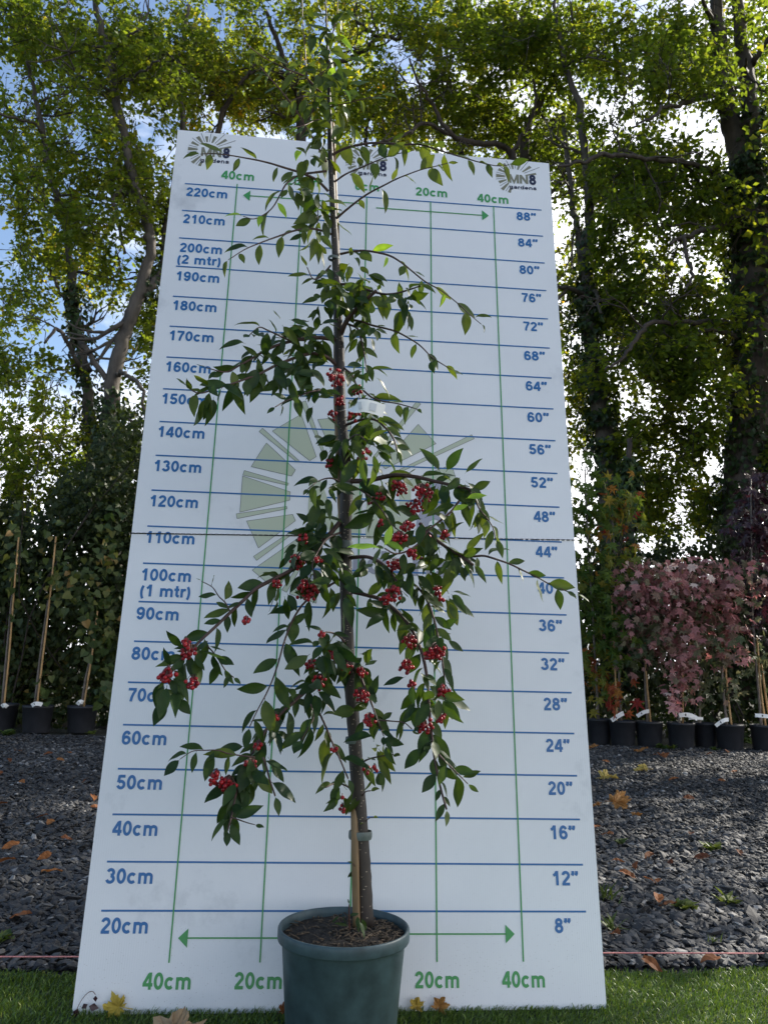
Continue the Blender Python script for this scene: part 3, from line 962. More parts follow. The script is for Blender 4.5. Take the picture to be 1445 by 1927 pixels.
# two-stemmed tree right of the board
Y5 = YB + 2.2
tree('ivy-clad two-stemmed tree rising close to the right edge of the board',
     [[(1152, 1300, Y5, 50), (1150, 1000, Y5, 48), (1148, 900, Y5, 44), (1142, 830, Y5, 40), (1126, 750, Y5, 36), (1112, 650, Y5, 32), (1105, 560, Y5, 28), (1101, 480, Y5, 25), (1108, 400, Y5, 21), (1105, 330, Y5, 19), (1098, 270, Y5, 17), (1090, 200, Y5, 15), (1072, 150, Y5, 12), (1052, 70, Y5, 9), (1040, -20, Y5, 6)],
      [(1096, 500, Y5, 16), (1083, 420, Y5 + .1, 14), (1075, 370, Y5 + .2, 12), (1067, 300, Y5 + .3, 11), (1060, 220, Y5 + .4, 9)],
      [(1112, 540, Y5, 9), (1122, 555, Y5 - .3, 8), (1132, 590, Y5 - .4, 6)]],
     [(1080, 90, Y5, 110, 100, 1.3, 260), (1090, 260, Y5 + .4, 100, 90, 1.2, 180), (1150, 400, Y5, 110, 90, 1.2, 230), (1110, 560, Y5 + .4, 90, 90, 1.0, 170), (1110, 690, Y5 + .2, 100, 90, .9, 190), (1090, 800, Y5 + .4, 60, 80, .8, 90)],
     gb(1152, 1300, Y5), 'bark', ivy=((0, .0, .44, 2600, .24), (0, .38, .55, 350, .12)), side={0: (8, 1.1), 1: (4, .8)}, tone_mu=.44)
# huge dark tree on the right
Y6 = YB + 1.6
tree('massive dark ivy-wrapped tree at the right edge of the photo',
     [[(1412, 1320, Y6, 96), (1406, 1100, Y6, 92), (1402, 950, Y6, 86), (1404, 800, Y6, 82), (1411, 650, Y6, 80), (1412, 500, Y6, 78), (1408, 400, Y6, 72), (1402, 330, Y6, 66), (1385, 270, Y6, 48), (1370, 210, Y6, 40), (1360, 150, Y6, 36), (1350, 60, Y6, 30), (1344, -60, Y6, 22)],
      [(1408, 360, Y6, 46), (1410, 300, Y6 - .1, 42), (1412, 240, Y6 - .1, 40), (1404, 150, Y6 - .1, 34), (1392, 60, Y6 - .1, 28), (1384, -60, Y6 - .1, 20)],
      [(1352, 178, Y6, 12), (1320, 183, Y6 - .3, 10), (1290, 195, Y6 - .6, 9), (1250, 203, Y6 - .9, 8), (1225, 222, Y6 - 1.1, 6), (1190, 240, Y6 - 1.3, 4)],
      [(1392, 345, Y6, 18), (1352, 335, Y6 - .3, 14), (1320, 318, Y6 - .5, 12), (1280, 302, Y6 - .7, 11), (1230, 302, Y6 - .9, 10), (1180, 294, Y6 - 1.1, 10), (1135, 291, Y6 - 1.2, 10), (1095, 305, Y6 - 1.3, 8), (1050, 313, Y6 - 1.4, 5)],
      [(1400, 405, Y6, 24), (1372, 410, Y6 - .3, 17), (1345, 428, Y6 - .5, 14), (1310, 438, Y6 - .7, 12), (1280, 448, Y6 - .9, 9), (1262, 458, Y6 - 1, 6)],
      [(1285, 446, Y6 - .9, 9), (1292, 490, Y6 - 1, 8), (1302, 520, Y6 - 1.1, 7), (1290, 545, Y6 - 1.2, 5)],
      [(1400, 610, Y6, 16), (1340, 606, Y6 - .5, 12), (1271, 606, Y6 - .8, 10), (1222, 609, Y6 - 1.0, 10), (1198, 638, Y6 - 1.1, 9), (1168, 676, Y6 - 1.2, 7), (1138, 696, Y6 - 1.3, 4)],
      [(1395, 640, Y6, 12), (1350, 622, Y6 - .5, 10), (1315, 625, Y6 - .8, 8), (1290, 655, Y6 - 1.0, 5)],
      [(1405, 150, Y6, 18), (1420, 115, Y6 - .2, 14), (1440, 80, Y6 - .4, 12), (1470, 40, Y6 - .6, 9)],
      [(1430, 400, Y6, 16), (1450, 370, Y6 - .1, 14), (1490, 330, Y6 - .3, 10)]],
     [(1280, 60, Y6, 150, 110, 1.5, 400), (1420, 60, Y6 + 1.2, 110, 100, 1.0, 200), (1240, 210, Y6 - .4, 130, 90, 1.2, 270), (1440, 250, Y6 + 1.3, 60, 120, .8, 110), (1220, 350, Y6 - .4, 120, 70, 1.1, 200), (1290, 430, Y6 - .3, 100, 80, 1.0, 190), (1220, 520, Y6 - .5, 120, 80, 1.0, 220), (1290, 620, Y6 - .5, 100, 90, 1.0, 230), (1220, 700, Y6 - .6, 110, 70, .9, 190), (1290, 765, Y6 - .5, 95, 70, .9, 200), (1245, 815, Y6 - .4, 100, 50, .8, 110), (1265, 860, Y6 - .4, 70, 40, .8, 40), (1165, 425, Y6 - .8, 60, 50, .8, 60), (1240, 905, Y6 - .3, 70, 30, .6, 22), (1300, 960, Y6 + .3, 80, 50, .6, 110), (1215, 940, Y6 + .3, 50, 50, .5, 45), (1225, 1000, Y6 + .6, 60, 40, .5, 40), (1440, 560, Y6 + 1.2, 70, 160, .6, 120), (1445, 760, Y6 + 1.0, 60, 140, .5, 110), (1450, 870, Y6 - .6, 30, 40, .3, 30), (1540, 500, Y6, 90, 400, 1.2, 500)],
     gb(1412, 1320, Y6), 'dark_bark', ivy=((0, .0, .62, 5200, .20), (1, 0, .5, 500, .10)), side={0: (5, 1.3), 2: (3, .7), 3: (5, .7), 4: (3, .7), 6: (4, .7), 1: (3, 1.0)}, tone_mu=.40)
# spreading tree directly behind the board
Y4 = YB + 3.2
tree('dark spreading tree whose crooked limbs show above the top of the board',
     [[(930, 1290, Y4, 60), (945, 900, Y4, 52), (965, 600, Y4, 40), (978, 400, Y4, 30), (984, 320, Y4, 24), (992, 240, Y4, 18), (1015, 195, Y4, 15), (1050, 132, Y4, 12), (1078, 85, Y4, 9), (1125, 30, Y4, 6)],
      [(980, 380, Y4, 18), (960, 290, Y4, 14), (930, 272, Y4 - .2, 13), (885, 268, Y4 - .4, 12), (845, 250, Y4 - .6, 11), (820, 206, Y4 - .7, 8), (790, 160, Y4 - .9, 6), (770, 110, Y4 - 1, 4)],
      [(843, 252, Y4 - .6, 9), (800, 233, Y4 - .8, 8), (770, 250, Y4 - 1, 7), (735, 262, Y4 - 1.1, 6), (700, 275, Y4 - 1.2, 5)],
      [(984, 330, Y4, 14), (1010, 262, Y4 + .2, 12), (1040, 228, Y4 + .3, 11), (1080, 200, Y4 + .4, 9), (1090, 180, Y4 + .4, 6)],
      [(986, 330, Y4, 10), (966, 292, Y4 - .2, 9), (990, 240, Y4 - .3, 8), (1008, 195, Y4 - .5, 7), (1002, 150, Y4 - .5, 5)],
      [(870, 330, Y4 + .8, 12), (868, 272, Y4 + .8, 11), (888, 218, Y4 + .8, 10), (905, 150, Y4 + .8, 8), (925, 60, Y4 + .8, 6)]],
     [(900, 60, Y4, 130, 90, 1.6, 300), (1000, 90, Y4 - .3, 110, 100, 1.4, 260), (860, 170, Y4 - .5, 110, 70, 1.3, 220), (960, 220, Y4, 110, 60, 1.3, 190), (780, 100, Y4 - .6, 90, 90, 1.3, 170), (1030, 290, Y4 + .2, 80, 60, 1.0, 110), (830, 400, Y4 + .4, 160, 160, 1.2, 150), (720, 30, Y4 - .2, 90, 60, 1.2, 110), (940, 150, Y4 - .4, 120, 80, 1.2, 200), (700, 215, Y4 - .2, 80, 45, 1.0, 70), (920, 560, Y4, 150, 130, 1.2, 160), (850, 790, Y4, 130, 110, 1.1, 120)],
     gb(930, 1290, Y4), 'dark_bark', side={0: (7, 1.2), 1: (5, .9), 2: (4, .7), 5: (4, .8)}, tone_mu=.46)
Y7 = YB + 4.0
tree('yellowing tree with thin dark limbs showing behind the tip of the potted tree',
     [[(520, 1290, Y7, 50), (540, 900, Y7, 44), (560, 600, Y7, 34), (568, 400, Y7, 28), (565, 270, Y7, 22), (568, 215, Y7, 18), (560, 170, Y7, 14), (530, 100, Y7, 11), (500, 20, Y7, 8)],
      [(566, 250, Y7, 12), (560, 180, Y7, 10), (535, 150, Y7 - .2, 8), (500, 130, Y7 - .3, 7), (470, 140, Y7 - .4, 5)],
      [(566, 260, Y7, 12), (600, 175, Y7 - .3, 11), (625, 125, Y7 - .5, 10), (680, 100, Y7 - .7, 9), (712, 72, Y7 - .9, 9), (760, 72, Y7 - 1, 7), (795, 80, Y7 - 1.1, 4)],
      [(712, 72, Y7 - .9, 8), (690, 55, Y7 - 1, 7), (668, 30, Y7 - 1.1, 5), (672, 5, Y7 - 1.2, 4)],
      [(714, 70, Y7 - .9, 6), (702, 40, Y7 - 1, 5), (698, 10, Y7 - 1, 4)],
      [(690, 290, Y7, 9), (688, 265, Y7, 8), (692, 228, Y7, 7), (704, 214, Y7, 5)],
      [(400, 300, Y7, 12), (420, 210, Y7 - .2, 11), (450, 165, Y7 - .3, 9), (480, 120, Y7 - .4, 7)]],
     [(450, 80, Y7, 110, 100, 1.6, 330), (540, 60, Y7 - .4, 90, 70, 1.4, 150), (420, 190, Y7, 90, 70, 1.3, 230), (520, 210, Y7, 80, 60, 1.3, 150), (640, 60, Y7, 90, 60, 1.3, 110), (700, 170, Y7 - .4, 90, 50, 1.2, 130), (640, 230, Y7 + .5, 100, 50, 1.2, 140), (770, 260, Y7 + .3, 80, 40, 1.0, 90), (600, 420, Y7, 190, 180, 1.3, 150), (590, 130, Y7 + .4, 90, 70, 1.2, 80), (370, 60, Y7 + .3, 80, 90, 1.2, 170), (470, 560, Y7, 150, 130, 1.2, 170), (420, 780, Y7, 130, 110, 1.1, 120), (640, 700, Y7, 130, 130, 1.1, 120)],
     gb(520, 1290, Y7), 'dark_bark', side={0: (7, 1.2), 1: (4, .8), 2: (6, .8), 6: (4, .8)}, tone_mu=.58)
# the row goes on to the right: its canopy shades the yard
for (x, y, h, lab) in ((7.1, 5.9, 10.5, 'leafy tree standing to the right of the yard, nearest the lawn'), (8.3, 10.2, 9.5, 'tall leafy tree standing to the right of the yard, farther back')):
    rt = empty('tree', (x, y, 0), lab, 'tree', 'trees behind the yard')
    pt = np.array([(x, y, 0, .2), (x + .1, y, 2, .17), (x - .1, y + .1, 4, .13), (x, y, h, .05)])
    pt = smooth_path(pt, 6)
    mb = MB(); v, f = tube(pt[:, :3], pt[:, 3], 10, True, .1); mb.add(v, f); side_limbs(mb, pt, 9, 1.8)
    mb.make('trunk', M['bark'], rt)
    pos = []
    for k in range(1250):
        q = np.array([x, y, 7.0]) + rnd_dir(1)[0] * rng.random() ** .4 * np.array([2.1, 2.1, 3.7])
        if noise3(q, 1.0) > -.12: pos.append(q)
    pos = np.repeat(np.array(pos), 16, 0) + rng.normal(0, .22, (len(pos) * 16, 3))
    n = len(pos)
    V, F, T = scatter(DIAMOND, pos, rnd_dir(n) + np.array([0, 0, -.4]), rng.normal(0, .5, (n, 3)) + np.array([0, 0, .5]), .12 * rng.uniform(.7, 1.2, n), np.clip(rng.normal(.45, .2, n), 0, 1))
    build('crown', V, F, M['tree_leaf'], rt, T, smooth=False)

# dead ivy stub
Y8 = YB + 1.2
rt = empty('dead_tree', gb(1185, 1300, Y8), 'short dead trunk stub wrapped in ivy, between the two right trees', 'tree')
pth = limb_path([(1188, 1300, Y8, 20), (1186, 1000, Y8, 18), (1184, 900, Y8, 13), (1183, 826, Y8, 11)], .006)
v, f = tube(pth[:, :3], pth[:, 3], 8); ob_ = build('trunk', v, f, M['dark_bark'], rt)
ivy_on(rt, pth, .0, .82, 900, spread=.16)
# overhead wire far behind
a, b = P(1040, 882, YB + 5), P(1480, 914, YB + 6)
tw_ = np.linspace(0, 1, 12)[:, None]
v, f = tube(a * (1 - tw_) + b * tw_ - np.array([0, 0, .25]) * (1 - (2 * tw_ - 1) ** 2) + np.array([0, 0, .12]), .006, 5)
props(build('overhead_wire', v, f, M['wire']), 'thin black overhead wire crossing the gap between the right trees', 'wire')

# ------------------------------------------------------------------ hedges
def hedge(label, x0, x1, y0, y1, h0, h1, n, tone_mu, leaf=.066, tpl=HEART):
    rt = empty('hedge', ((x0 + x1) / 2, (y0 + y1) / 2, 0), label, 'hedge')
    x = rng.uniform(x0, x1, n); y = y0 + (y1 - y0) * rng.random(n)
    top = h0 + (h1 - h0) * np.clip(.5 + .45 * noise3(np.stack([x, y * .3, 0 * x], 1), 1.0) + .35 * noise3(np.stack([x, y, 0 * x + 3], 1), 3.2), 0, 1.2)
    z = top * rng.random(n) ** .9
    pos = np.stack([x, y, z], 1)
    keep = noise3(pos, 1.7) > -1.1 + .85 * (z / top) ** 2
    pos = pos[keep]; n = len(pos)
    tip = rng.normal(0, .6, (n, 3)) + np.array([0, -.4, -.7])
    nrm = rng.normal(0, .5, (n, 3)) + np.array([0, -.7, .6])
    tone = np.clip(tone_mu + .2 * noise3(pos, 1.1) + rng.normal(0, .16, n), 0, 1)
    V, F, T = scatter(tpl, pos, tip, nrm, leaf * rng.uniform(.6, 1.25, n), tone, .3)
    build('foliage', V, F, M['hedge_leaf'], rt, T, smooth=False)
    mb = MB()
    for i in range(int((x1 - x0) * 16)):
        p = np.array([rng.uniform(x0, x1), rng.uniform(y0 + .1, y1), 0]); pts = [p]
        d = unit(np.array([rng.normal(0, .25), rng.normal(0, .2), 1]))
        L = rng.uniform(h0, h1) * 1.05 / 7
        for j in range(7):
            d = unit(d + rng.normal(0, .14, 3)); p = p + d * L; pts.append(p)
        v, f = tube(pts, np.linspace(.011, .003, 8), 4, False); mb.add(v, f)
    mb.make('stems', M['twig'], rt)
hedge('tangled dark green bramble hedge behind the pots on the left', -6.5, -.4, YB + .75, YB + 2.2, 1.7, 3.9, 62000, .42)
hedge('dark green hedge behind the potted trees on the right', -.4, 8.0, YB + .95, YB + 2.3, 1.6, 2.7, 44000, .40)

# ------------------------------------------------------------------ potted trees at the back
def far_pot(parent, c, r, h):
    prof = [(r * .80, 0), (r * .84, .01), (r * .97, h * .90), (r * .985, h * .905), (r, h * .91), (r, h), (r * .95, h), (r * .93, h * .93)]
    V, F = lathe(prof, 36, c)
    F.append(tuple(range(35, -1, -1)))
    build('pot', V, F, M['far_pot'], parent)
    k = 40
    V = [(c[0], c[1], c[2] + h * .95)] + [(c[0] + r * .94 * math.cos(2 * PI * i / k), c[1] + r * .94 * math.sin(2 * PI * i / k), c[2] + h * (.92 + .02 * random.random())) for i in range(k)]
    F = [(0, 1 + i, 1 + (i + 1) % k) for i in range(k)]
    build('soil', V, F, M['soil'], parent)

def bush(parent, name, boxes, tpl, mat, leaf, hang=.8, stems_from=None, stem_mat=None):
    pos, tone = [], []
    tw = MB()
    for (px, py, Y, rx, ry, rz, n, mu, sd) in boxes:
        c = P(px, py, Y); s = (Y - CAM[1]) / FPX
        q = c + rnd_dir(n) * (rng.random(n) ** .62)[:, None] * np.array([rx * s, rz, ry * s]) * 1.18
        q = q[q[:, 2] > .28]
        pos.append(q); tone.append(np.clip(mu + sd * noise3(q, 3.0) + rng.normal(0, sd * .7, len(q)), 0, 1))
        if stems_from is not None:
            for i in range(max(2, n // 22)):
                e = q[rng.integers(len(q))]
                h = np.array([stems_from[0], stems_from[1], max(.45, min(e[2] - .12, stems_from[2]))])
                mid = (h + e) / 2 + np.array([0, 0, .06])
                v, f = tube([h, mid, e], [.006, .004, .002], 4, False); tw.add(v, f)
    pos = np.concatenate(pos); n = len(pos)
    tip = rng.normal(0, .6, (n, 3)) + np.array([0, -.25, -hang])
    nrm = rng.normal(0, .65, (n, 3)) + np.array([.1, -.5, .6])
    V, F, T = scatter(tpl, pos, tip, nrm, leaf * rng.uniform(.55, 1.2, n), np.concatenate(tone), .3)
    o = build(name, V, F, mat, parent, T, smooth=False)
    if tw.n: tw.make('twigs', stem_mat or M['twig'], o)

def wrap_tag(parent, px, py, Y, dx, dy, wpx, curl):
    """white loop label, a bent strip with a dark mark"""
    s = (Y - CAM[1]) / FPX
    a = P(px, py, Y - .05)
    n = 8
    V = []
    for i in range(n + 1):
        t = i / n
        p = a + np.array([dx * t * s, -.02 * math.sin(PI * t), (-dy * t + curl * math.sin(PI * t)) * s])
        d = unit(np.array([dx, 0, -dy + curl * PI * math.cos(PI * t)])); q = np.array([-d[2], 0, d[0]]) * wpx * s / 2
        V += [p - q, p + q, p + q + np.array([0, .002, 0]), p - q + np.array([0, .002, 0])]
    F = []
    for i in range(n):
        for j in range(4):
            F.append((i * 4 + j, i * 4 + (j + 1) % 4, i * 4 + 4 + (j + 1) % 4, i * 4 + 4 + j))
    o = build('plant_tag', V, F, M['tag'], parent, smooth=False)
    V = np.array(V)
    k = 2
    c0, c1, c2, c3 = V[k * 4], V[k * 4 + 1], V[k * 4 + 5], V[k * 4 + 4]
    mid = (c0 + c1 + c2 + c3) / 4
    q = [mid + (c - mid) * .5 + np.array([0, -.003, 0]) for c in (c0, c1, c2, c3)]
    build('tag_mark', q, [(0, 1, 2, 3)], M['tag_black'], o)

def potted(name, label, px, py, r, h, stems, canes, group, dY=0.0):
    """pot standing on the ground at a photo pixel, stems and canes as (px, py, Y) polylines"""
    c = G(px, py); c[1] += r * .9 + dY; c[2] = 0
    c[0] = P(px, py, c[1])[0]
    root = empty(name, tuple(c), label, 'potted tree', group)
    far_pot(root, tuple(c), r, h)
    for kind, lst in (('trunk', stems), ('cane', canes)):
        for pl in lst:
            pts = np.array([P(a, b, c[1] + dz) for a, b, dz in pl])
            pts[0, 2] = min(pts[0, 2], h * .9)
            sp = smooth_path(pts, 5)
            rr = np.linspace(.014, .007, len(sp)) if kind == 'trunk' else np.linspace(.0095, .0085, len(sp))
            v, f = tube(sp, rr, 7, True, .1 if kind == 'trunk' else .03)
            build(kind, v, f, M['grey_stem'] if kind == 'trunk' else M['far_cane'], root)
    return root, c

PR = 25 * (BACK_Y - CAM[1]) / FPX / .985      # pot radius from its 50 px width
PHH = 47 * (BACK_Y - CAM[1]) / FPX
GRP = 'potted trees along the back of the yard'
r1, c = potted('potted_sweetgum', 'potted sweet gum with green star leaves, half hidden by the right edge of the board', 1128, 1402, PR * .9, PHH, [[(1125, 1350, 0), (1117, 1200, 0), (1105, 1000, 0), (1100, 880, 0)]], [], GRP)
bush(r1, 'crown', [(1100, 960, c[1], 45, 110, .35, 130, .18, .2), (1112, 1130, c[1], 50, 120, .35, 170, .34, .25), (1120, 1270, c[1], 45, 70, .3, 70, .5, .25)], STAR, M['gum_leaf'], .12, .7, c + np.array([-.05, 0, 1.6]))
r1, c = potted('potted_sweetgum', 'potted sweet gum with orange and dark red autumn leaves, first full pot from the board', 1172, 1406, PR, PHH, [[(1168, 1360, 0), (1164, 1270, 0), (1158, 1100, 0), (1150, 930, 0)]], [[(1160, 1362, -.04), (1157, 1270, -.03), (1150, 1120, 0)]], GRP)
bush(r1, 'crown', [(1165, 960, c[1], 45, 80, .3, 110, .45, .3), (1165, 1060, c[1], 50, 60, .3, 70, .3, .3), (1150, 1190, c[1], 45, 90, .3, 110, .3, .28), (1165, 1310, c[1] - .15, 30, 40, .15, 16, .95, .1)], STAR, M['gum_leaf'], .12, .8, c + np.array([-.05, 0, 1.6]))
wrap_tag(r1, 1150, 1356, c[1] - .05, 24, -14, 8, 2)
r1, c = potted('potted_maple', 'potted pink maple with a bushy pink crown, left of the three pink ones', 1222, 1408, PR, PHH, [[(1218, 1365, 0), (1213, 1270, 0), (1215, 1150, 0), (1220, 1060, 0)]], [[(1224, 1366, -.03), (1215, 1265, -.03), (1212, 1180, 0)]], GRP)
bush(r1, 'crown', [(1215, 1110, c[1] - .1, 62, 60, .3, 360, .56, .30), (1205, 1190, c[1] - .1, 56, 75, .3, 260, .42, .28), (1235, 1220, c[1] - .1, 34, 45, .3, 70, .45, .28)], MAPLE, M['pink_leaf'], .075, .8, c + np.array([-.02, 0, 1.3]))
wrap_tag(r1, 1198, 1348, c[1] - .05, 24, -10, 7, 3)
r1, c = potted('potted_maple', 'potted pink maple with the widest crown and one branch drooping to its rim', 1282, 1411, PR, PHH, [[(1278, 1368, 0), (1275, 1320, 0), (1272, 1180, 0), (1278, 1070, 0)]], [[(1284, 1366, .03), (1284, 1200, .02), (1283, 1050, 0)]], GRP)
bush(r1, 'crown', [(1275, 1110, c[1] - .1, 72, 66, .35, 420, .62, .30), (1275, 1200, c[1] - .12, 50, 60, .3, 200, .58, .25), (1280, 1275, c[1] - .2, 34, 45, .2, 80, .6, .25), (1266, 1320, c[1] - .25, 10, 30, .06, 14, .82, .12)], MAPLE, M['pink_leaf'], .08, .8, c + np.array([-.02, 0, 1.3]))
wrap_tag(r1, 1277, 1346, c[1] - .1, 36, 6, 8, 4)
r1, c = potted('potted_maple', 'small potted maple with greenish lower leaves between two pink maples', 1328, 1411, PR * .88, PHH * .98, [[(1316, 1370, 0), (1316, 1330, 0), (1318, 1180, 0), (1322, 1080, 0)]], [], GRP, .1)
bush(r1, 'crown', [(1330, 1115, c[1] - .1, 62, 60, .3, 260, .52, .32), (1325, 1215, c[1] - .1, 35, 70, .25, 90, .42, .3), (1322, 1310, c[1] - .2, 30, 24, .15, 14, .12, .1)], MAPLE, M['pink_leaf'], .08, .8, c + np.array([0, 0, 1.3]))
wrap_tag(r1, 1295, 1352, c[1] - .15, 28, 0, 5, 1)
r1, c = potted('potted_maple', 'potted pink maple with twin pale stems, last pink one before the gap', 1374, 1414, PR * 1.02, PHH, [[(1367, 1370, 0), (1358, 1260, 0), (1365, 1130, 0), (1372, 1060, 0)]], [[(1376, 1370, -.03), (1366, 1280, -.02), (1362, 1200, 0)]], GRP)
bush(r1, 'crown', [(1375, 1110, c[1] - .1, 56, 64, .3, 260, .5, .32), (1365, 1195, c[1] - .1, 48, 60, .25, 150, .5, .3), (1378, 1290, c[1] - .1, 40, 45, .2, 26, .14, .14)], MAPLE, M['pink_leaf'], .08, .8, c + np.array([0, 0, 1.3]))
wrap_tag(r1, 1346, 1366, c[1] - .1, 26, -12, 7, 4)
r1, c = potted('potted_maple', 'potted purple maple with almost black leaves at the right edge of the photo', 1440, 1416, PR, PHH, [[(1432, 1370, 0), (1426, 1300, 0), (1415, 1150, 0), (1412, 900, 0)]], [[(1440, 1370, -.03), (1430, 1290, -.03), (1424, 1200, 0)], [(1450, 1370, -.03), (1440, 1310, -.03), (1432, 1250, 0)]], GRP)
bush(r1, 'crown', [(1425, 1000, c[1] + .1, 40, 115, .35, 300, .5, .3), (1425, 1140, c[1] + .1, 40, 60, .3, 90, .4, .3)], MAPLE, M['purple_leaf'], .10, .8, c + np.array([0, 0, 1.6]))
bush(r1, 'lower_leaves', [(1430, 1240, c[1], 40, 50, .2, 50, .10, .1)], MAPLE, M['pink_leaf'], .08, .8)
wrap_tag(r1, 1420, 1346, c[1] - .1, 40, 4, 7, 1)
# left pots
LS = 27 * (float(G(70, 1381)[1]) - CAM[1]) / FPX
LH = 48 * (float(G(70, 1381)[1]) - CAM[1]) / FPX
for (px, py, lab, cane, boxes, tg) in (
    (2, 1377, 'potted sapling with a thin bamboo cane, cut by the left edge of the photo', [(8, 1332, 0), (18, 1230, 0), (28, 1100, 0), (36, 1010, .05)], [(30, 1080, 22, 90, 45), (25, 1000, 20, 60, 25)], (4, 1330, 10, 0)),
    (68, 1381, 'potted sapling on a tall bamboo cane, middle of the three left pots', [(70, 1330, 0), (82, 1230, 0), (95, 1120, 0), (106, 1010, .05)], [(100, 1080, 26, 90, 60), (85, 1290, 14, 40, 12)], (60, 1328, 18, -2)),
    (152, 1381, 'potted climber with yellowing heart leaves, pot closest to the board on the left', [(158, 1332, 0), (166, 1280, 0), (174, 1230, 0), (184, 1150, .05)], [(180, 1180, 32, 70, 80), (150, 1100, 34, 60, 60), (205, 1060, 30, 110, 90), (200, 1300, 14, 70, 40)], (146, 1326, 10, -4))):
    r1, c = potted('potted_sapling', lab, px, py, LS, LH, [[(cane[0][0] - 4, cane[0][1], .03), (cane[1][0] - 5, cane[1][1], .03), (cane[2][0] - 4, cane[2][1] + 10, .03)]], [cane], 'potted saplings on the left')
    bush(r1, 'crown', [(a, b, c[1], w, h, .25, n, .55, .28) for a, b, w, h, n in boxes], HEART, M['heart_leaf'], .085, .9)
    wrap_tag(r1, tg[0], tg[1], c[1] - .1, tg[2], tg[3], 7, 3)

# ------------------------------------------------------------------ the potted cotoneaster
RZ = 1.675
rc = CAM + ray(647.5, 1742) * RZ
PRAD = .1355
POTC = np.array([rc[0], rc[1] + .0, 0.0]); PH_ = float(rc[2])
plant = empty('potted_cotoneaster', tuple(POTC), 'weeping cotoneaster with red berries in a round pot in front of the board', 'potted tree')
prof = [(.106, 0), (.108, .004), (.1262, PH_ - .0245), (.1268, PH_ - .0235), (.1342, PH_ - .0232), (.1350, PH_ - .0215), (.1352, PH_ - .010), (.1350, PH_ - .003), (.1335, PH_),
        (.1305, PH_ + .0005), (.1280, PH_ - .002), (.1262, PH_ - .012), (.1235, PH_ - .045)]
V, F = lathe(prof, 72, POTC); F.append(tuple(range(71, -1, -1)))
build('pot', V, F, M['pot'], plant)
k, V, F = 44, [], []
nr = 12
for i in range(nr + 1):
    for j in range(k):
        r = .1265 * i / nr
        V.append((POTC[0] + r * math.cos(2 * PI * j / k), POTC[1] + r * math.sin(2 * PI * j / k), PH_ - .018 + .010 * (1 - (i / nr) ** 2) + random.uniform(-.002, .002)))
for i in range(nr):
    for j in range(k):
        q = (j + 1) % k
        F.append((i * k + j, i * k + q, (i + 1) * k + q, (i + 1) * k + j))
soil = build('soil', V, F, M['soil'], plant)
mb = MB()
for i in range(330):
    a, r = random.gauss(-.2, 1.0) if i < 230 else random.uniform(0, 2 * PI), .122 * math.sqrt(random.random())
    p = np.array([POTC[0] + r * math.cos(a), POTC[1] + r * math.sin(a), PH_ - .014 + .008 * (1 - (r / .125) ** 2)])
    d = unit(np.array([random.gauss(0, 1), random.gauss(0, 1), random.gauss(0, .25)])) * random.uniform(.003, .012)
    v, f = tube([p - d, p + np.array([0, 0, .001]), p + d], random.uniform(.0006, .0016), 4); mb.add(v, f)
props(mb.make('wood_chips', M['chip'], soil), kind='stuff')

YT = float(POTC[1]) + .035
def TY(py):                                  # depth of the stem at a photo row
    return YT + .05 * (1700 - py) / 1700
trunk_px = [(688, 1735, 30), (684, 1650, 29), (680, 1580, 28), (673, 1480, 26), (668, 1400, 25), (660, 1290, 24), (654, 1200, 24), (651, 1100, 24), (650, 1000, 24), (652, 900, 25), (646, 830, 22), (641, 760, 20), (640, 690, 20), (637, 620, 19), (634, 540, 17), (631, 470, 15), (627, 400, 14), (624, 330, 13), (621, 270, 11), (620, 200, 8), (617, 120, 6), (615, 60, 4.5), (612, -10, 3), (608, -70, 2)]
tp = np.array([[*P(a, b, TY(b)), w * .5 * (TY(b) - CAM[1]) / FPX * .97] for a, b, w in trunk_px])
tp[0, 2] = min(tp[0, 2], PH_ - .012)
tp = smooth_path(tp, 5)
v, f = tube(tp[:, :3], tp[:, 3], 14, True, .10)
build('trunk', v, f, M['stem_bark'], plant)
cane_px = [(672, 1712, 16, -.016), (668, 1600, 16, -.018), (667, 1520, 16, -.004), (667, 1440, 16, .014), (665, 1320, 16, .020), (657, 1200, 15, .020), (648, 1050, 15, .02), (640, 930, 15, .012), (636, 820, 14, .004), (633, 740, 14, .002), (633, 640, 13, .012), (635, 520, 13, .016), (633, 430, 13, .016), (629, 330, 12, .013), (627, 262, 11, .008), (625, 232, 11, .006)]
cp = np.array([[*P(a, b, TY(b) + d), w * .42 * (TY(b) - CAM[1]) / FPX] for a, b, w, d in cane_px])
cp[0, 2] = PH_ - .012
cp = smooth_path(cp, 6)
rr = cp[:, 3].copy(); rr[::12] *= 1.10
v, f = tube(cp[:, :3], rr, 10, True, .02)
build('cane', v, f, M['cane'], plant)
for (px, py, h, w) in ((678, 1571, 14, 40), (664, 1393, 12, 26), (650, 1025, 14, 27), (647, 915, 10, 34), (628, 486, 6, 22)):
    c = P(px, py, TY(py) - .002); s = (TY(py) - CAM[1]) / FPX
    pr = [(w * .5 * s, -h * .5 * s), (w * .53 * s, -h * .2 * s), (w * .53 * s, h * .2 * s), (w * .5 * s, h * .5 * s)]
    V, F = lathe(pr, 20, c); V = np.array(V); V[:, 1] = c[1] + (V[:, 1] - c[1]) * .85
    build('tie', V, F, M['tie'], plant)

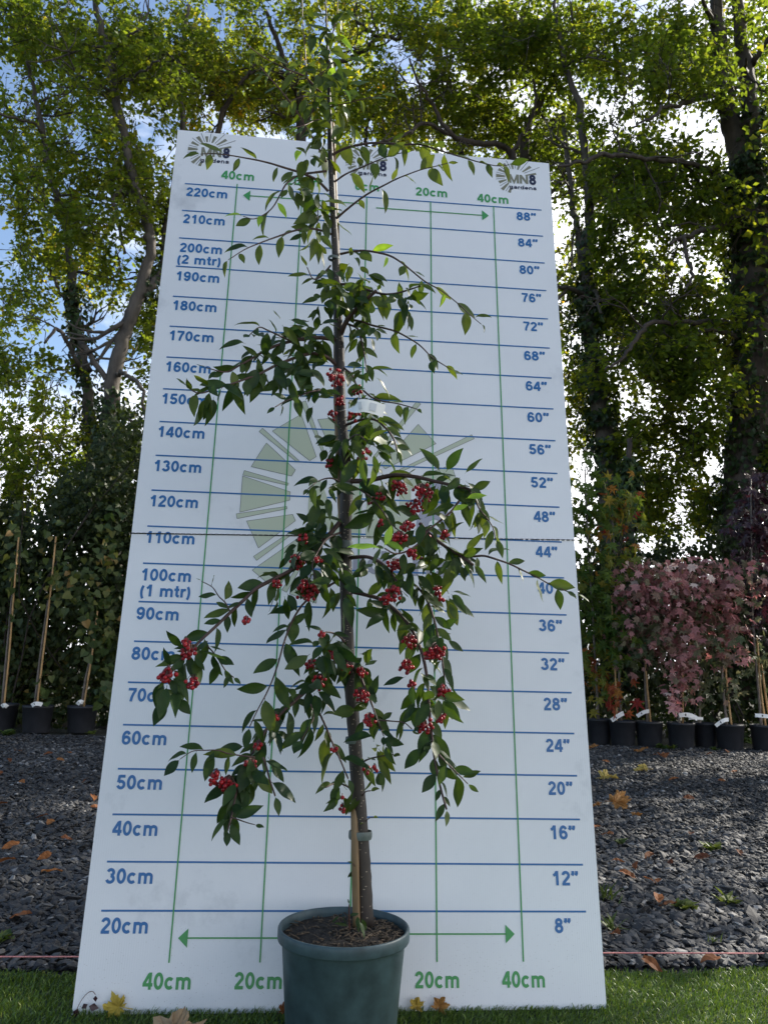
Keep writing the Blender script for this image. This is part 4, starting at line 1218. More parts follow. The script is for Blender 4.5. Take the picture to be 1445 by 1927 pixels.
def coto_leaf(w, fold, droop, bend, twist):
    V, F = [], []
    n = 8
    for i in range(n + 1):
        t = i / n
        hw = w * .5 * (math.sin(PI * min(1.0, t * .97 + .015) ** .92)) ** .95 * (1 - .25 * t ** 3)
        if i == n: hw = 0.0
        y = .10 + .90 * t
        z = -droop * t * t + .02 * math.sin(t * 9)
        x = bend * t * t
        tw = twist * (t - .3)
        V += [(x - hw, y, z + fold * hw - tw * hw), (x, y, z), (x + hw, y, z + fold * hw + tw * hw)]
    for i in range(n):
        a = i * 3
        F += [(a, a + 1, a + 4, a + 3), (a + 1, a + 2, a + 5, a + 4)]
    k = len(V)
    V += [(-.008, 0, 0), (.008, 0, 0), (.008, .13, 0), (-.008, .13, 0)]
    F.append((k, k + 1, k + 2, k + 3))
    return np.array(V), np.array(F)
LEAVES = [coto_leaf(.37, .25, .16, .05, .3), coto_leaf(.41, .45, .30, -.06, -.3), coto_leaf(.33, .6, .45, .08, .4), coto_leaf(.44, .12, .08, -.03, .2)]
LEAF = LEAVES[0]
def leaf_mix(pos, tip, nrm, size, tone):
    pick = rng.integers(0, 4, len(pos))
    Vs, Fs, Ts = [], [], []; off = 0
    for q in range(4):
        k = pick == q
        if k.any():
            v, f, t_ = scatter(LEAVES[q], pos[k], tip[k], nrm[k], size[k], tone[k], .3)
            t_ = t_.reshape(-1, len(LEAVES[q][0])); t_[:, 1:27:3] = np.minimum(t_[:, 1:27:3] + .13, .84 + .16 * (t_[:, 1:27:3] > .9)); t_ = t_.ravel()
            Vs.append(v); Fs.append(f + off); Ts.append(t_); off += len(v)
    return np.concatenate(Vs), np.concatenate(Fs), np.concatenate(Ts)
su, sv = 8, 6
SPH = [(0, 0, 1.0)] + [(math.sin(PI * i / sv) * math.cos(2 * PI * j / su), math.sin(PI * i / sv) * math.sin(2 * PI * j / su), math.cos(PI * i / sv)) for i in range(1, sv) for j in range(su)] + [(0, 0, -1.0)]
SPHF = [(0, 1 + j, 1 + (j + 1) % su) for j in range(su)]
for i in range(sv - 2):
    for j in range(su):
        a, b = 1 + i * su + j, 1 + i * su + (j + 1) % su
        SPHF += [(a, a + su, b + su), (a, b + su, b)]
SPHF += [(len(SPH) - 1, 1 + (sv - 2) * su + (j + 1) % su, 1 + (sv - 2) * su + j) for j in range(su)]
SPH = np.array(SPH); SPHF = np.array(SPHF)

def berries(parent, px, py, Y, n, spr):
    s = (Y - CAM[1]) / FPX
    c = P(px, py, Y)
    V, F, T = [], [], []; off = 0
    st = MB()
    hub = c + np.array([0, .015, spr * s * .9])
    n = int(n * 1.15)
    pts = []
    tries = 0
    while len(pts) < n and tries < n * 60:
        tries += 1
        q = c + rnd_dir(1)[0] * rng.random() ** .5 * np.array([spr * s * .86, .022, spr * s * .80])
        if all(np.linalg.norm(q - o) > .0070 for o in pts): pts.append(q)
    for q in pts:
        r = rng.uniform(.0034, .0047)
        dr = unit(q - hub + rng.normal(0, .004, 3))
        sc_ = SPH * r
        w = np.full(len(SPH), rng.uniform(.3, .9))
        proj = SPH @ dr
        w[proj > .93] = 1.0
        vv = SPH * r * (1 + .06 * (np.abs(proj)[:, None])) + q
        V.append(vv); F.append(SPHF + off); T.append(w); off += len(SPH)
        v, f = tube([hub, (hub + q) / 2 + np.array([0, 0, .004]), q], .0007, 4, False); st.add(v, f)
    o = build('berry_cluster', np.concatenate(V), np.concatenate(F), M['berry'], parent, np.concatenate(T))
    st.make('stalks', M['shoot'], o)

def branch(pts, dy, w0, w1, gap=19, leaf=.066, bs=(), ros=(), mat='stem', bright=0.0, hang=.42, size=(.52, 1.08), start=0.08, both=False, y0=0.0, tone=.42):
    """a branch of the plant: photo-pixel polyline, depth change dy from stem to tip, leaves every gap px,
    berry clusters (px, py, n, spread) and leaf tufts (px, py, n, spread)"""
    a = np.array(pts, float)
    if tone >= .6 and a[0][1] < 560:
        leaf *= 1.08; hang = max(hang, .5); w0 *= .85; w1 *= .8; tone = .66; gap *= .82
    seg = np.r_[0, np.cumsum(np.linalg.norm(np.diff(a, axis=0), axis=1))]; tot = seg[-1]
    q = []
    for (px, py), s in zip(pts, seg):
        u = s / tot
        Y = TY(py) + y0 + dy * u
        q.append([*P(px, py, Y), (w0 + (w1 - w0) * u) * .5 * (Y - CAM[1]) / FPX])
    sp = smooth_path(np.array(q), 6)
    v, f = tube(sp[:, :3], sp[:, 3], 7, True, .10)
    br = build('branch', v, f, M[mat], plant)
    n = max(2, int(tot * (1 - start) / (gap * .80)))
    k = np.linspace(start, 1, n) * (len(sp) - 1)
    i = np.minimum(np.floor(k).astype(int), len(sp) - 2); fr = (k - i)[:, None]
    pos = sp[i, :3] * (1 - fr) + sp[i + 1, :3] * fr
    T = unit(sp[i + 1, :3] - sp[i, :3])
    if both: pos = np.repeat(pos, 2, 0); T = np.repeat(T, 2, 0)
    n = len(pos)
    side = unit(np.cross(T, np.array([0, 1.0, 0])))
    sg = np.where(np.arange(n) % 2 == 0, 1.0, -1.0)[:, None]
    tip = T * rng.uniform(.2, .9, (n, 1)) + side * sg * rng.uniform(.4, 1.0, (n, 1)) + np.array([0, -.12, -hang]) + rng.normal(0, .28, (n, 3))
    tip[-1] = T[-1] + rng.normal(0, .15, 3)
    nrm = np.array([0, -.75, .75]) + rng.normal(0, .5, (n, 3))
    szs = leaf * rng.uniform(*size, n)
    szs *= np.clip(1.0 - .35 * np.maximum(0, np.linspace(0, 1, n) - .75) / .25, .5, 1)
    ton = np.clip(rng.normal(tone, .16, n) + bright, 0, 1)
    P_, T_, N_, S_, C_2 = [pos], [tip], [nrm], [szs], [ton]
    for (px, py, m_, spr) in ros:
        m_ = max(2, int(round(m_ * (2.0 if py < 300 else 1.5 if py < 620 else 1.2 if py < 1150 else .95))))
        j = np.argmin(((a - np.array([px, py])) ** 2).sum(1)); u = seg[j] / tot
        Y = TY(py) + y0 + dy * u
        s = (Y - CAM[1]) / FPX; c = P(px, py, Y)
        d = rnd_dir(m_)
        P_.append(c + d * np.array([spr * s * .75, .045, spr * s * .75]) * (rng.random((m_, 1)) ** .6))
        T_.append(d * .7 + np.array([0, -.15, -.5]) + rng.normal(0, .2, (m_, 3)))
        N_.append(np.array([0, -.8, .6]) + rng.normal(0, .45, (m_, 3)))
        S_.append(leaf * rng.uniform(.52, 1.08, m_)); C_2.append(np.clip(rng.normal(tone - .05, .16, m_) + bright, 0, 1))
    V, F, Tn = leaf_mix(np.concatenate(P_), np.concatenate(T_), np.concatenate(N_), np.concatenate(S_), np.concatenate(C_2))
    build('foliage', V, F, M['coto_leaf'], br, Tn)
    for (px, py, m_, spr) in bs:
        j = np.argmin(((a - np.array([px, py])) ** 2).sum(1)); u = seg[j] / tot
        berries(br, px, py, TY(py) + y0 + dy * u - .02, m_, spr)
    return br

TP = .62          # leaf tone of the upper shoots
# --- top shoots
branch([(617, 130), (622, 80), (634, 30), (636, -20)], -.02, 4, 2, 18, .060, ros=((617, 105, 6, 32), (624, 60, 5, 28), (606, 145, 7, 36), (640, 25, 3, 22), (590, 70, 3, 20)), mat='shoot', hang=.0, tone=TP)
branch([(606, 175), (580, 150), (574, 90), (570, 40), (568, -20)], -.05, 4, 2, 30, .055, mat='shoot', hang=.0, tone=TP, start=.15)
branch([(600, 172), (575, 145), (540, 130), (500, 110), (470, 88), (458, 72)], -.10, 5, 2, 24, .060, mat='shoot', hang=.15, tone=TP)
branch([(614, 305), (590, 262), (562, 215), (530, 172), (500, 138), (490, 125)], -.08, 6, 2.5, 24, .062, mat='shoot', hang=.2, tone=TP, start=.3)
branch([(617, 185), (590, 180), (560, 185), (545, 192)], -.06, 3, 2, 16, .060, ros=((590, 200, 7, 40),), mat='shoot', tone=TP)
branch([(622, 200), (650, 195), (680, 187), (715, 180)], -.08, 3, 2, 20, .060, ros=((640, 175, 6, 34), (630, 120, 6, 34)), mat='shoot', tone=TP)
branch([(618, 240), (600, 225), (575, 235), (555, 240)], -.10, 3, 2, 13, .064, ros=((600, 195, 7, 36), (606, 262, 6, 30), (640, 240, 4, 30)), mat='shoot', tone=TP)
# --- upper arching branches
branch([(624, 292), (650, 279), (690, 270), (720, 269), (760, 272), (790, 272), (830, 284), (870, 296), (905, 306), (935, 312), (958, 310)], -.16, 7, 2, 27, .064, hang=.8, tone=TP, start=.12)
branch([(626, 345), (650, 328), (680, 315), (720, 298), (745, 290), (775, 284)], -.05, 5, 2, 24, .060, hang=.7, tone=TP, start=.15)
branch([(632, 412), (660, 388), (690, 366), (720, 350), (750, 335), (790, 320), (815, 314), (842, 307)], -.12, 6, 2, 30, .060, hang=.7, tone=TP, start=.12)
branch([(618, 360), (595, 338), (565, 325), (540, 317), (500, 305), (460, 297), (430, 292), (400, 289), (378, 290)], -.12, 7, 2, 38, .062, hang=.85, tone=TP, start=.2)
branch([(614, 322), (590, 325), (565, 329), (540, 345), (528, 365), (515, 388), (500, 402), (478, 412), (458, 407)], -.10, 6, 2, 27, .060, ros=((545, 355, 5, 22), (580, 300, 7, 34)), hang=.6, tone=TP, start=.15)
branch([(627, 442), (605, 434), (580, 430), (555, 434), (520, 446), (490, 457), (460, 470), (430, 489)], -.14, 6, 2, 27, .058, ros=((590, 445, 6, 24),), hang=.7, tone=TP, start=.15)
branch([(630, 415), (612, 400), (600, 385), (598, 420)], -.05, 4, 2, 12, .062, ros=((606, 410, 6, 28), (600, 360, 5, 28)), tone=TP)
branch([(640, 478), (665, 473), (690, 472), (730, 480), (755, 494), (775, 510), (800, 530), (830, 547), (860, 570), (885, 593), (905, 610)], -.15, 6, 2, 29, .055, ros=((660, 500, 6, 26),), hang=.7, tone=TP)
branch([(642, 535), (665, 535), (690, 545), (720, 553), (745, 552), (770, 545), (792, 538)], -.16, 6, 3, 15, .064, ros=((700, 560, 8, 34), (760, 575, 9, 30)), hang=.8, tone=.5)
branch([(640, 632), (652, 605), (670, 582), (690, 563), (708, 547)], -.10, 11, 7, 16, .064, ros=((660, 560, 8, 34), (640, 545, 9, 36), (690, 520, 5, 26)), tone=.5)
branch([(650, 600), (680, 605), (700, 612), (740, 622), (765, 634), (790, 650), (812, 672), (832, 685), (850, 696)], -.17, 5, 2, 25, .062, ros=((690, 625, 8, 34),), hang=.6, tone=.52)
branch([(655, 610), (672, 618), (680, 640), (686, 670), (690, 700)], -.10, 5, 2, 14, .058, ros=((690, 705, 6, 26),), tone=.5)
branch([(622, 500), (608, 515), (590, 525), (578, 503)], -.06, 4, 2, 12, .055, ros=((625, 530, 7, 26), (605, 570, 7, 30)), tone=.5)
# --- left middle
branch([(634, 640), (605, 636), (574, 637), (545, 643), (521, 650), (495, 662), (470, 677), (450, 688), (425, 700), (388, 692)], -.18, 9, 2, 16, .064, ros=((480, 660, 8, 36), (560, 655, 9, 36), (595, 625, 10, 36)), hang=.5, tone=.46)
branch([(574, 640), (546, 640), (527, 632), (505, 622), (488, 616), (470, 630)], -.16, 5, 2, 15, .058, ros=((530, 610, 4, 22),), hang=.2, tone=.5, y0=-.03)
branch([(636, 690), (615, 672), (590, 665), (560, 672), (525, 685), (489, 703), (460, 714), (434, 723), (405, 732), (375, 740), (352, 728)], -.22, 8, 2, 15, .068, ros=((400, 735, 6, 26), (500, 690, 8, 34), (570, 690, 9, 34), (545, 712, 6, 30)), hang=.6, tone=.42)
branch([(640, 742), (615, 735), (590, 736), (560, 746), (535, 756), (518, 766)], -.14, 5, 2, 18, .062, bs=((630, 711, 24, 24), (640, 755, 9, 14), (625, 782, 7, 11)), ros=((600, 745, 6, 30),), hang=.4, tone=.3)
branch([(644, 690), (662, 705), (672, 730), (680, 760)], -.10, 4, 2, 13, .062, bs=((672, 735, 8, 12), (667, 783, 8, 14)), ros=((700, 740, 6, 30),), tone=.4)
branch([(684, 735), (700, 748), (720, 755), (745, 759), (765, 764), (785, 770)], -.16, 4, 2, 18, .055, hang=.7, tone=.5, y0=-.05)
# --- middle tufts
branch([(650, 800), (680, 790), (705, 790), (725, 805), (740, 825), (748, 850)], -.16, 6, 3, 12, .066, ros=((705, 800, 9, 36), (735, 845, 6, 26), (690, 770, 6, 30)), tone=.42)
branch([(648, 850), (655, 830), (672, 818), (690, 830)], -.20, 5, 2, 9, .068, bs=((622, 870, 10, 13), (681, 866, 10, 14), (690, 848, 4, 9)), ros=((650, 828, 11, 34), (690, 845, 9, 34), (620, 840, 6, 26)), tone=.38)
branch([(648, 912), (625, 900), (600, 905), (580, 920)], -.12, 4, 2, 13, .066, ros=((610, 925, 8, 34), (620, 965, 8, 34)), tone=.35)
# --- right middle, heavy with berries
branch([(655, 905), (690, 905), (720, 898), (745, 894), (780, 897), (815, 905), (850, 913), (880, 920), (895, 930)], -.20, 11, 5, 13, .066,
       bs=((750, 919, 22, 21), (795, 928, 26, 24), (780, 955, 18, 20), (716, 940, 14, 17), (703, 945, 8, 12)), ros=((830, 908, 8, 32), (720, 905, 7, 30), (875, 905, 5, 22)), hang=.4, tone=.36)
branch([(665, 915), (690, 930), (715, 955), (735, 985), (760, 1005)], -.22, 4, 2, 16, .078, bs=((718, 985, 6, 9), (765, 990, 12, 15)), ros=((690, 950, 5, 30), (715, 965, 5, 30)), hang=.5, tone=.40)
branch([(880, 922), (862, 945), (848, 963), (828, 980), (806, 998), (790, 1020), (768, 1036), (744, 1042), (724, 1032)], -.12, 5, 3, 17, .060, bs=((752, 1012, 14, 17), (775, 1042, 9, 13), (838, 1008, 8, 12)), ros=((800, 985, 8, 34), (720, 1024, 2, 10)), mat='shoot', hang=.3, tone=.62, y0=-.15)
branch([(882, 922), (895, 945), (905, 962), (918, 978), (928, 995), (932, 1015)], -.04, 4, 2, 12, .066, ros=((900, 950, 4, 24),), hang=.9, tone=.62, y0=-.18)
branch([(790, 985), (812, 1008), (840, 1030), (865, 1045), (890, 1063)], -.08, 7, 6, 13, .064, bs=((790, 1045, 9, 13), (800, 1010, 6, 10)), ros=((830, 1030, 8, 32), (850, 1055, 6, 28), (800, 1070, 7, 34)), tone=.40, y0=-.12)
branch([(855, 1040), (885, 1047), (910, 1046), (935, 1053), (960, 1062), (985, 1074), (1010, 1086), (1035, 1100), (1060, 1110), (1082, 1119)], -.08, 5, 2, 22, .058, hang=.3, tone=.5, y0=-.18)
branch([(655, 1050), (690, 1048), (715, 1058), (735, 1076), (748, 1098), (756, 1120)], -.18, 8, 4, 13, .064, bs=((741, 1064, 14, 16), (740, 1118, 22, 20), (725, 1128, 8, 12)), ros=((700, 1068, 6, 30), (775, 1080, 6, 30)), tone=.32)
branch([(655, 1112), (690, 1120), (715, 1128), (740, 1145), (765, 1170), (785, 1205), (798, 1245), (805, 1290), (808, 1340), (812, 1380), (818, 1430), (828, 1480), (840, 1523)], -.20, 8, 4, 15, .066,
       bs=((772, 1207, 16, 18), (766, 1256, 18, 17), (772, 1288, 5, 9), (800, 1365, 16, 19)), ros=((730, 1165, 8, 34), (790, 1190, 7, 30), (785, 1280, 8, 34), (795, 1330, 8, 34), (812, 1400, 7, 36)), hang=.6, tone=.34)
branch([(765, 1090), (790, 1110), (808, 1140), (820, 1180), (830, 1230), (836, 1280), (838, 1330)], -.10, 5, 3, 13, .062,
       bs=((822, 1113, 9, 13), (828, 1128, 6, 10), (822, 1226, 24, 20), (806, 1236, 7, 11), (834, 1300, 14, 15), (828, 1352, 9, 13)), ros=((830, 1120, 7, 32), (826, 1200, 7, 30), (820, 1310, 6, 28)), hang=.6, tone=.36, y0=-.12)
branch([(825, 1420), (845, 1440), (860, 1455), (880, 1475)], -.03, 4, 2, 13, .070, hang=.3, tone=.45, y0=-.2)
# --- left middle and lower
branch([(645, 975), (625, 1000), (602, 1025), (575, 1055), (551, 1072), (515, 1090), (482, 1108), (455, 1133), (434, 1152), (405, 1180), (378, 1205), (360, 1224), (342, 1240), (325, 1262), (312, 1280)], -.24, 10, 4, 15, .062,
       bs=((560, 1058, 18, 18), (577, 1112, 34, 25), (520, 1098, 8, 12), (463, 1167, 7, 9), (355, 1228, 16, 18), (315, 1270, 20, 19), (362, 1283, 12, 15), (350, 1210, 6, 10)), ros=((595, 1000, 9, 36), (560, 1030, 8, 34), (590, 1080, 8, 34), (530, 1110, 6, 28), (355, 1240, 9, 34), (320, 1275, 9, 34), (330, 1310, 4, 20)), hang=.45, tone=.30)
branch([(434, 1152), (425, 1135), (412, 1122), (400, 1105), (380, 1094)], .04, 3, 1.5, 16, .048, hang=.1, tone=.35, y0=-.17)
branch([(385, 1210), (402, 1228), (412, 1242), (425, 1262), (440, 1275)], -.03, 3, 2, 13, .055, hang=.4, tone=.32, y0=-.18)
branch([(648, 1000), (618, 1012), (600, 1035), (588, 1062), (595, 1090)], -.15, 5, 2, 12, .066, bs=((572, 1015, 10, 13), (615, 1055, 8, 12), (598, 1054, 5, 9)), ros=((620, 1060, 9, 36), (600, 1010, 8, 30), (640, 1110, 6, 30)), tone=.28)
branch([(640, 1090), (610, 1108), (575, 1132), (552, 1165), (536, 1205), (520, 1260), (504, 1300), (484, 1338), (470, 1368)], -.20, 5, 2, 26, .078, ros=((548, 1180, 2, 8),), hang=.5, tone=.34, size=(.75, 1.1))
branch([(655, 1222), (630, 1245), (600, 1278), (565, 1310), (530, 1342), (502, 1372), (480, 1410), (462, 1445), (450, 1475), (443, 1500), (436, 1535), (429, 1563)], -.26, 9, 3, 13, .066,
       bs=((601, 1285, 20, 18), (588, 1252, 10, 13), (625, 1230, 14, 16), (518, 1350, 6, 10), (405, 1464, 14, 16), (430, 1478, 20, 18), (472, 1438, 10, 13), (485, 1405, 6, 10)), ros=((620, 1245, 10, 36), (590, 1300, 9, 34), (550, 1325, 9, 34), (510, 1375, 8, 32), (480, 1420, 9, 34), (455, 1465, 9, 34), (430, 1480, 4, 22)), hang=.5, tone=.30)
branch([(480, 1425), (455, 1422), (430, 1418), (410, 1412), (385, 1412), (362, 1414), (340, 1428)], -.06, 3, 1.5, 18, .060, hang=.5, tone=.32, y0=-.22)
branch([(495, 1425), (502, 1445), (508, 1468), (518, 1498)], -.02, 4, 3, 18, .062, hang=.2, tone=.32, y0=-.22)
branch([(436, 1538), (448, 1542), (465, 1548), (480, 1552)], -.02, 3, 1.5, 20, .056, hang=.1, tone=.35, y0=-.26)
branch([(655, 1215), (635, 1195), (612, 1190), (600, 1205)], -.16, 5, 2, 10, .060, bs=((605, 1195, 6, 9), (640, 1240, 8, 11), (650, 1262, 6, 9)), ros=((620, 1215, 9, 32), (600, 1230, 8, 30), (675, 1235, 5, 24)), tone=.26)
branch([(600, 1340), (612, 1365), (622, 1390), (638, 1425), (655, 1465)], -.08, 4, 3, 17, .074, bs=((627, 1412, 4, 8),), hang=.5, tone=.48, y0=-.06)
branch([(585, 1325), (590, 1350), (580, 1370), (568, 1392)], -.05, 3, 2, 16, .066, hang=.7, tone=.36, y0=-.12)
branch([(660, 1250), (675, 1265), (685, 1290), (698, 1320), (710, 1355), (722, 1385)], -.14, 6, 2, 12, .062, bs=((680, 1310, 20, 17), (680, 1268, 10, 14), (695, 1356, 11, 14), (655, 1256, 6, 10)), ros=((680, 1260, 6, 26), (690, 1340, 7, 30), (712, 1390, 4, 24)), tone=.34)
branch([(712, 1355), (735, 1357), (760, 1360), (775, 1372)], -.03, 3, 2, 20, .055, tone=.4, y0=-.14)
branch([(668, 1445), (690, 1430), (712, 1424), (740, 1420)], -.12, 4, 2, 13, .058, bs=((690, 1450, 5, 9), (706, 1445, 4, 7)), ros=((705, 1405, 4, 20), (705, 1455, 4, 18)), tone=.6)
branch([(668, 1490), (650, 1478), (632, 1474), (612, 1482)], -.10, 4, 2, 13, .056, bs=((645, 1521, 6, 8), (644, 1500, 2, 5)), ros=((645, 1495, 5, 22),), tone=.44)
branch([(680, 1500), (688, 1490), (697, 1488)], -.06, 3, 2, 14, .052, tone=.6)
branch([(686, 1548), (694, 1540), (702, 1538)], -.05, 2, 1.5, 14, .036, tone=.8)
branch([(672, 1640), (668, 1630), (664, 1625)], -.04, 2, 1.5, 12, .034, tone=.4)
branch([(658, 1748), (657, 1725), (657, 1702)], -.02, 3, 2, 14, .034, ros=((672, 1718, 3, 12), (645, 1722, 2, 8)), mat='shoot', hang=-.1, tone=.36, y0=-.055)
# fallen pale leaf on the soil
o = scatter(LEAF, [P(583, 1746, POTC[1] - .03)], [[1, -.35, 0]], [[0, 0, 1.0]], .045, [1.0])
# leaves near the fold, sunlight from the right put into their bright tone
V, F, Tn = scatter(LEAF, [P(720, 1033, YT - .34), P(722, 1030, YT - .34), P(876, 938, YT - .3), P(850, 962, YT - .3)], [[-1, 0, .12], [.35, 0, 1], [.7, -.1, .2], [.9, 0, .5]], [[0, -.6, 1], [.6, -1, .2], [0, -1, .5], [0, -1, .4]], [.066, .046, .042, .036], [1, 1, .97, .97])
props(build('sunlit_tone_leaves', V, F, M['coto_leaf'], plant, Tn), 'leaves coloured bright yellow-green as if sunlit, on the right side')

# white printed strip label round the stem
def strip(pts, w, name, mat, parent, off=0.0):
    p = np.array(pts); n = len(p)
    V = []
    for i in range(n):
        d = unit(p[min(i + 1, n - 1)] - p[max(i - 1, 0)]); q = unit(np.cross(d, np.array([0, 1.0, 0]))) * w / 2
        V += [p[i] - q + np.array([0, -off, 0]), p[i] + q + np.array([0, -off, 0])]
    F = [(2 * i, 2 * i + 1, 2 * i + 3, 2 * i + 2) for i in range(n - 1)]
    return build(name, V, F, mat, parent)
ytag = YT - .25
ts = TY(765) - CAM[1]
tagp = smooth_path(np.array([P(646, 772, ytag + .2), P(657, 769, ytag + .08), P(668, 766, ytag), P(684, 763, ytag - .015), P(704, 767, ytag - .012), P(723, 774, ytag - .004)]), 5)
tag = strip(tagp, .027, 'plant_tag', M['tag'], plant)
tag['label'] = 'white printed strip label looped round the stem'
strip(tagp[12:15], .016, 'tag_print', M['tag_ink'], tag, .0016)
strip(tagp[18:22], .016, 'tag_print', M['tag_ink'], tag, .0016)

# ------------------------------------------------------------------ fallen leaves, weeds and small things
def fallen(name, label, px, py, tpl, size, tone, group=None, tilt=.25, ang=None, z=.02, up=None, pos=None):
    p = G(px, py, z) if pos is None else np.array(pos)
    a = rng.random() * 2 * PI if ang is None else ang
    tip = np.array([[math.cos(a), math.sin(a), rng.normal(0, .1)]]) if up is None else np.array([up[0]])
    nr = np.array([[rng.normal(0, tilt), rng.normal(0, tilt) - .1, 1]]) if up is None else np.array([up[1]])
    TV, TF = tpl
    TV = TV.copy()
    # curl and crumple, with a little thickness
    TV[:, 2] += .25 * TV[:, 0] ** 2 + .12 * (TV[:, 1] - .4) ** 2 + rng.normal(0, .035, len(TV))
    TV[:, :2] += rng.normal(0, .02, (len(TV), 2))
    V, F, T = scatter((TV, TF), [p], tip, nr, size, [tone])
    o = build(name, V - 0, F, M['litter'], None, T, smooth=False, origin=p)
    return props(o, label, 'fallen leaf', group)

def lobed_leaf(seed, teeth=1.0):
    rg = np.random.default_rng(seed)
    n = 64
    th = np.linspace(-170, 170, n)
    rr_ = np.full(n, .20)
    for c_, L_, w_ in ((0, .78, 20), (50, .72, 19), (-50, .72, 19), (103, .52, 20), (-103, .52, 20), (148, .34, 18), (-148, .34, 18)):
        rr_ = np.maximum(rr_, L_ * (1 - .62 * np.abs((th - c_) / w_) ** 1.1 * .55))
    rr_ = np.maximum(rr_, .2) * (1 + teeth * .06 * np.sin(np.radians(th) * 23)) * (1 + rg.normal(0, .02, n))
    a = np.radians(th)
    x, y = np.sin(a) * rr_, .3 + np.cos(a) * rr_
    z = .10 * np.sin(x * 7 + rg.random() * 6) + .10 * np.sin(y * 6 + rg.random() * 6) + .18 * rr_ ** 2 * np.sin(a * 2 + rg.random() * 6)
    V = [(0, .3, 0)] + list(zip(x * .55, .3 + (y - .3) * .55, z * .4)) + list(zip(x, y, z))
    V += [(-.012, .3, 0), (.012, .3, 0), (.012, -.35, -.03), (-.012, -.35, -.03)]
    F = []
    for i in range(n - 1):
        F += [(0, 2 + i, 1 + i), (1 + i, 2 + i, n + 2 + i), (1 + i, n + 2 + i, n + 1 + i)]
    k = 2 * n + 1
    F += [(k, k + 1, k + 2), (k, k + 2, k + 3)]
    return np.array(V), np.array(F)
LOBED = [lobed_leaf(q) for q in range(5)]
OVALF = oval_leaf(6, .52, .3, .25)
OVALF = (OVALF[0], tri_faces(OVALF[1]))
BIGM = LOBED[0]
fallen('fallen_leaf', 'yellow star-shaped leaf standing against the foot of the board', 236, 1898, random.choice(LOBED), .048, .90, up=([-1, -.1, .15], [0, -1, .3]), pos=B(-.482, .014, .012))
fallen('fallen_leaf', 'large crumpled tan leaf lying on the grass at the bottom edge', 318, 1960, BIGM, .09, 1.0, ang=1.45, z=.03)
fallen('fallen_leaf', 'small pale curled leaf against the board foot, right of the pot', 828, 1894, random.choice(LOBED), .03, .86, up=([.2, -.2, 1], [0, -1, .2]), pos=B(.148, .006, .012))
fallen('fallen_leaf', 'small brown pointed leaf upright at the board foot, right of the pot', 874, 1892, random.choice(LOBED), .035, .72, up=([.5, -.2, 1], [0, -1, .2]), pos=B(.196, .004, .012))
fallen('fallen_leaf', 'brown scrap of leaf on the grass touching the left side of the pot', 528, 1905, random.choice(LOBED), .03, .4, z=.02)
fallen('fallen_leaf', 'pale yellow star leaf on the gravel close to the right edge of the board', 1131, 1463, random.choice(LOBED), .12, .93, ang=.3, z=.03)
fallen('fallen_leaf', 'pale yellow star leaf on the gravel below the pink maples', 1219, 1447, random.choice(LOBED), .105, .93, ang=2.6, z=.03)
fallen('fallen_leaf', 'orange maple leaf in front of the first full pot', 1193, 1411, random.choice(LOBED), .13, .55, ang=.1, z=.03)
fallen('fallen_leaf', 'red maple leaf on the gravel in front of the pots', 1236, 1420, random.choice(LOBED), .10, .22, z=.03)
fallen('fallen_leaf', 'orange leaf against the base of the two leftmost right-hand pots', 1118, 1404, random.choice(LOBED), .11, .62, z=.04)
for (px, py, sz, tn, lab) in ((1148, 1508, .11, .66, 'curled sunlit orange leaf, largest of the cluster beside the board'), (1155, 1498, .08, .7, 'small orange leaf at the back of the cluster beside the board'), (1125, 1514, .07, .6, 'orange leaf of the cluster nearest the board'), (1190, 1532, .05, .62, 'small orange leaf just right of the sunlit cluster')):
    fallen('fallen_leaf', lab, px, py, random.choice(LOBED), sz, tn, z=.045, tilt=.6)
GR = 'brown leaves scattered on the gravel to the right'
for (px, py) in ((1151, 1618), (1197, 1622), (1166, 1639), (1210, 1650), (1238, 1661), (1237, 1683), (1265, 1625), (1384, 1598), (1228, 1605), (1130, 1554), (1152, 1570), (1285, 1502), (1350, 1468), (1300, 1570), (1273, 1700), (1335, 1612), (1208, 1802), (1352, 1803), (1165, 1757), (1386, 1450), (1276, 1465), (1133, 1432), (1340, 1417), (1365, 1412), (1415, 1404)):
    fallen('fallen_leaf', 'small brown curled leaf lying among the slate right of the board', px, py, OVALF, rng.uniform(.045, .075), rng.uniform(.0, .4), GR, .5, z=.03)
GR = 'brown leaves scattered on the gravel to the left'
for (px, py) in ((28, 1412), (18, 1428), (106, 1428), (128, 1415), (38, 1469), (100, 1417), (15, 1510), (92, 1533), (100, 1543), (115, 1576), (37, 1586), (97, 1605), (30, 1616), (78, 1642), (175, 1496), (172, 1517), (60, 1720), (5, 1452), (160, 1470)):
    fallen('fallen_leaf', 'small orange-brown leaf lying among the slate left of the board', px, py, OVALF, rng.uniform(.05, .08), rng.uniform(.1, .5), GR, .4, z=.03)

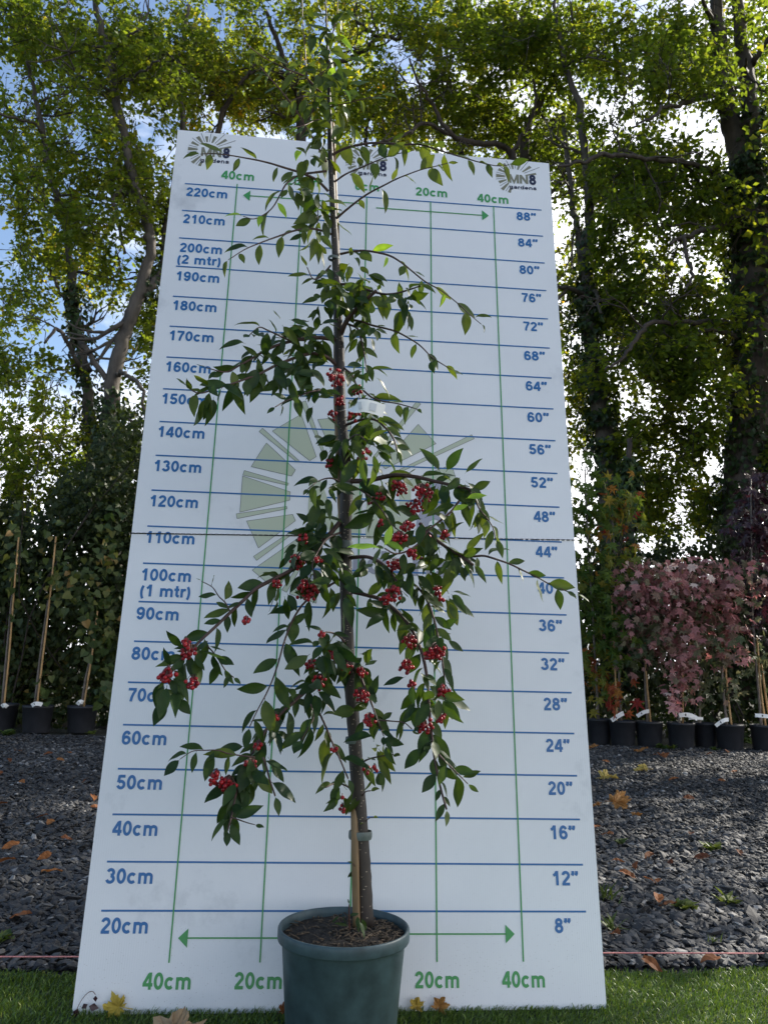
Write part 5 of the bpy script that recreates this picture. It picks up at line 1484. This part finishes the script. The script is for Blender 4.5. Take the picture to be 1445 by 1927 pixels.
# dried seed stalk against the lower left corner of the board
rt = empty('dried_stalk', tuple(B(-.585, .005, .01)), 'dried dark red stalk with shrivelled leaves on the bottom left corner of the board', 'dried stalk')
q = smooth_path(np.array([B(-.588, .003, .012), B(-.578, .028, .012), B(-.566, .043, .012), B(-.556, .046, .012), B(-.549, .040, .012)]), 5)
v, f = tube(q, .0008, 5); build('stalk', v, f, M['shoot'], rt)
pz = [B(-.549, .038, .012), B(-.583, .014, .012), B(-.588, .006, .012), B(-.560, .018, .012), B(-.563, .022, .012), B(-.558, .006, .012), B(-.552, .002, .012)]
V, F, T = scatter(DIAMOND, pz, [[.1, 0, -1], [-.3, 0, -1], [.1, 0, -.6], [1, 0, -.2], [-.6, 0, -.4], [0, 0, -1], [.2, 0, -1]], [[0, -1, .3]] * 7, [.013, .02, .018, .022, .016, .016, .015], [.5] * 7)
build('dried_leaves', V, F, M['purple_leaf'], rt, T)

BLADE = (np.array([(-.05, 0, 0), (.05, 0, 0), (-.06, .5, .03), (.06, .5, .03), (0, 1, -.12)]), np.array([(0, 1, 3), (0, 3, 2), (2, 3, 4)]))
def weed(label, px, py, n, L, z=.0, spread=1.0, tpl=None, tone=.4):
    p = G(px, py, z)
    rt = empty('weed', tuple(p), label, 'weed')
    n = n * 2
    a = rng.random(n) * 2 * PI
    d = np.stack([np.cos(a) * spread, np.sin(a) * spread, rng.uniform(.2, 1.1, n)], 1)
    L = L * .62
    V, F, T = scatter(BLADE if spread < 1 else DIAMOND, p + rng.normal(0, .22 * L, (n, 3)) * np.array([1, 1, .15]) + np.array([0, 0, .012]), d, np.array([0, 0, 1.0]) + rng.normal(0, .4, (n, 3)), L * rng.uniform(.4, 1.0, n), np.clip(rng.normal(tone, .25, n), 0, 1), .5)
    build('leaves', V, F, M['weed'], rt, T, smooth=False)
weed('broad pale green weed growing from the slate on the right', 1375, 1706, 8, .10, tone=.9)
weed('low fern-like weed left of the broad pale weed', 1292, 1716, 16, .07, tone=.7)
weed('feathery green weed in the middle of the right gravel', 1338, 1604, 14, .08, tone=.5)
weed('tiny upright green weed near the string on the right', 1342, 1782, 8, .06, spread=.4, tone=.6)
weed('grassy green weed pressed against the right edge of the board', 1142, 1700, 12, .12, spread=.35, tone=.3)
weed('long-bladed green weed low beside the right edge of the board', 1150, 1755, 10, .11, spread=.9, tone=.45)
weed('small green tuft in the slate near the board', 1167, 1592, 9, .06, tone=.4)
weed('green weed at the left edge beside the grass', 3, 1780, 9, .07, tone=.5)
weed('leafy green weed at the foot of the left pots', 14, 1386, 14, .16, tone=.3)
weed('green weed sprouting between the first two pink maple pots', 1262, 1412, 12, .14, tone=.2)
weed('green weed in front of the first pink maple pot', 1240, 1410, 12, .13, tone=.15)
weed('leafy weed in the gap before the last pot on the right', 1405, 1400, 14, .16, tone=.3)
weed('small weed at the foot of the twin-stemmed pink maple pot', 1345, 1414, 12, .10, tone=.1)
weed('yellow-green weed beside the pot closest to the board on the left', 172, 1384, 9, .11, tone=.5)
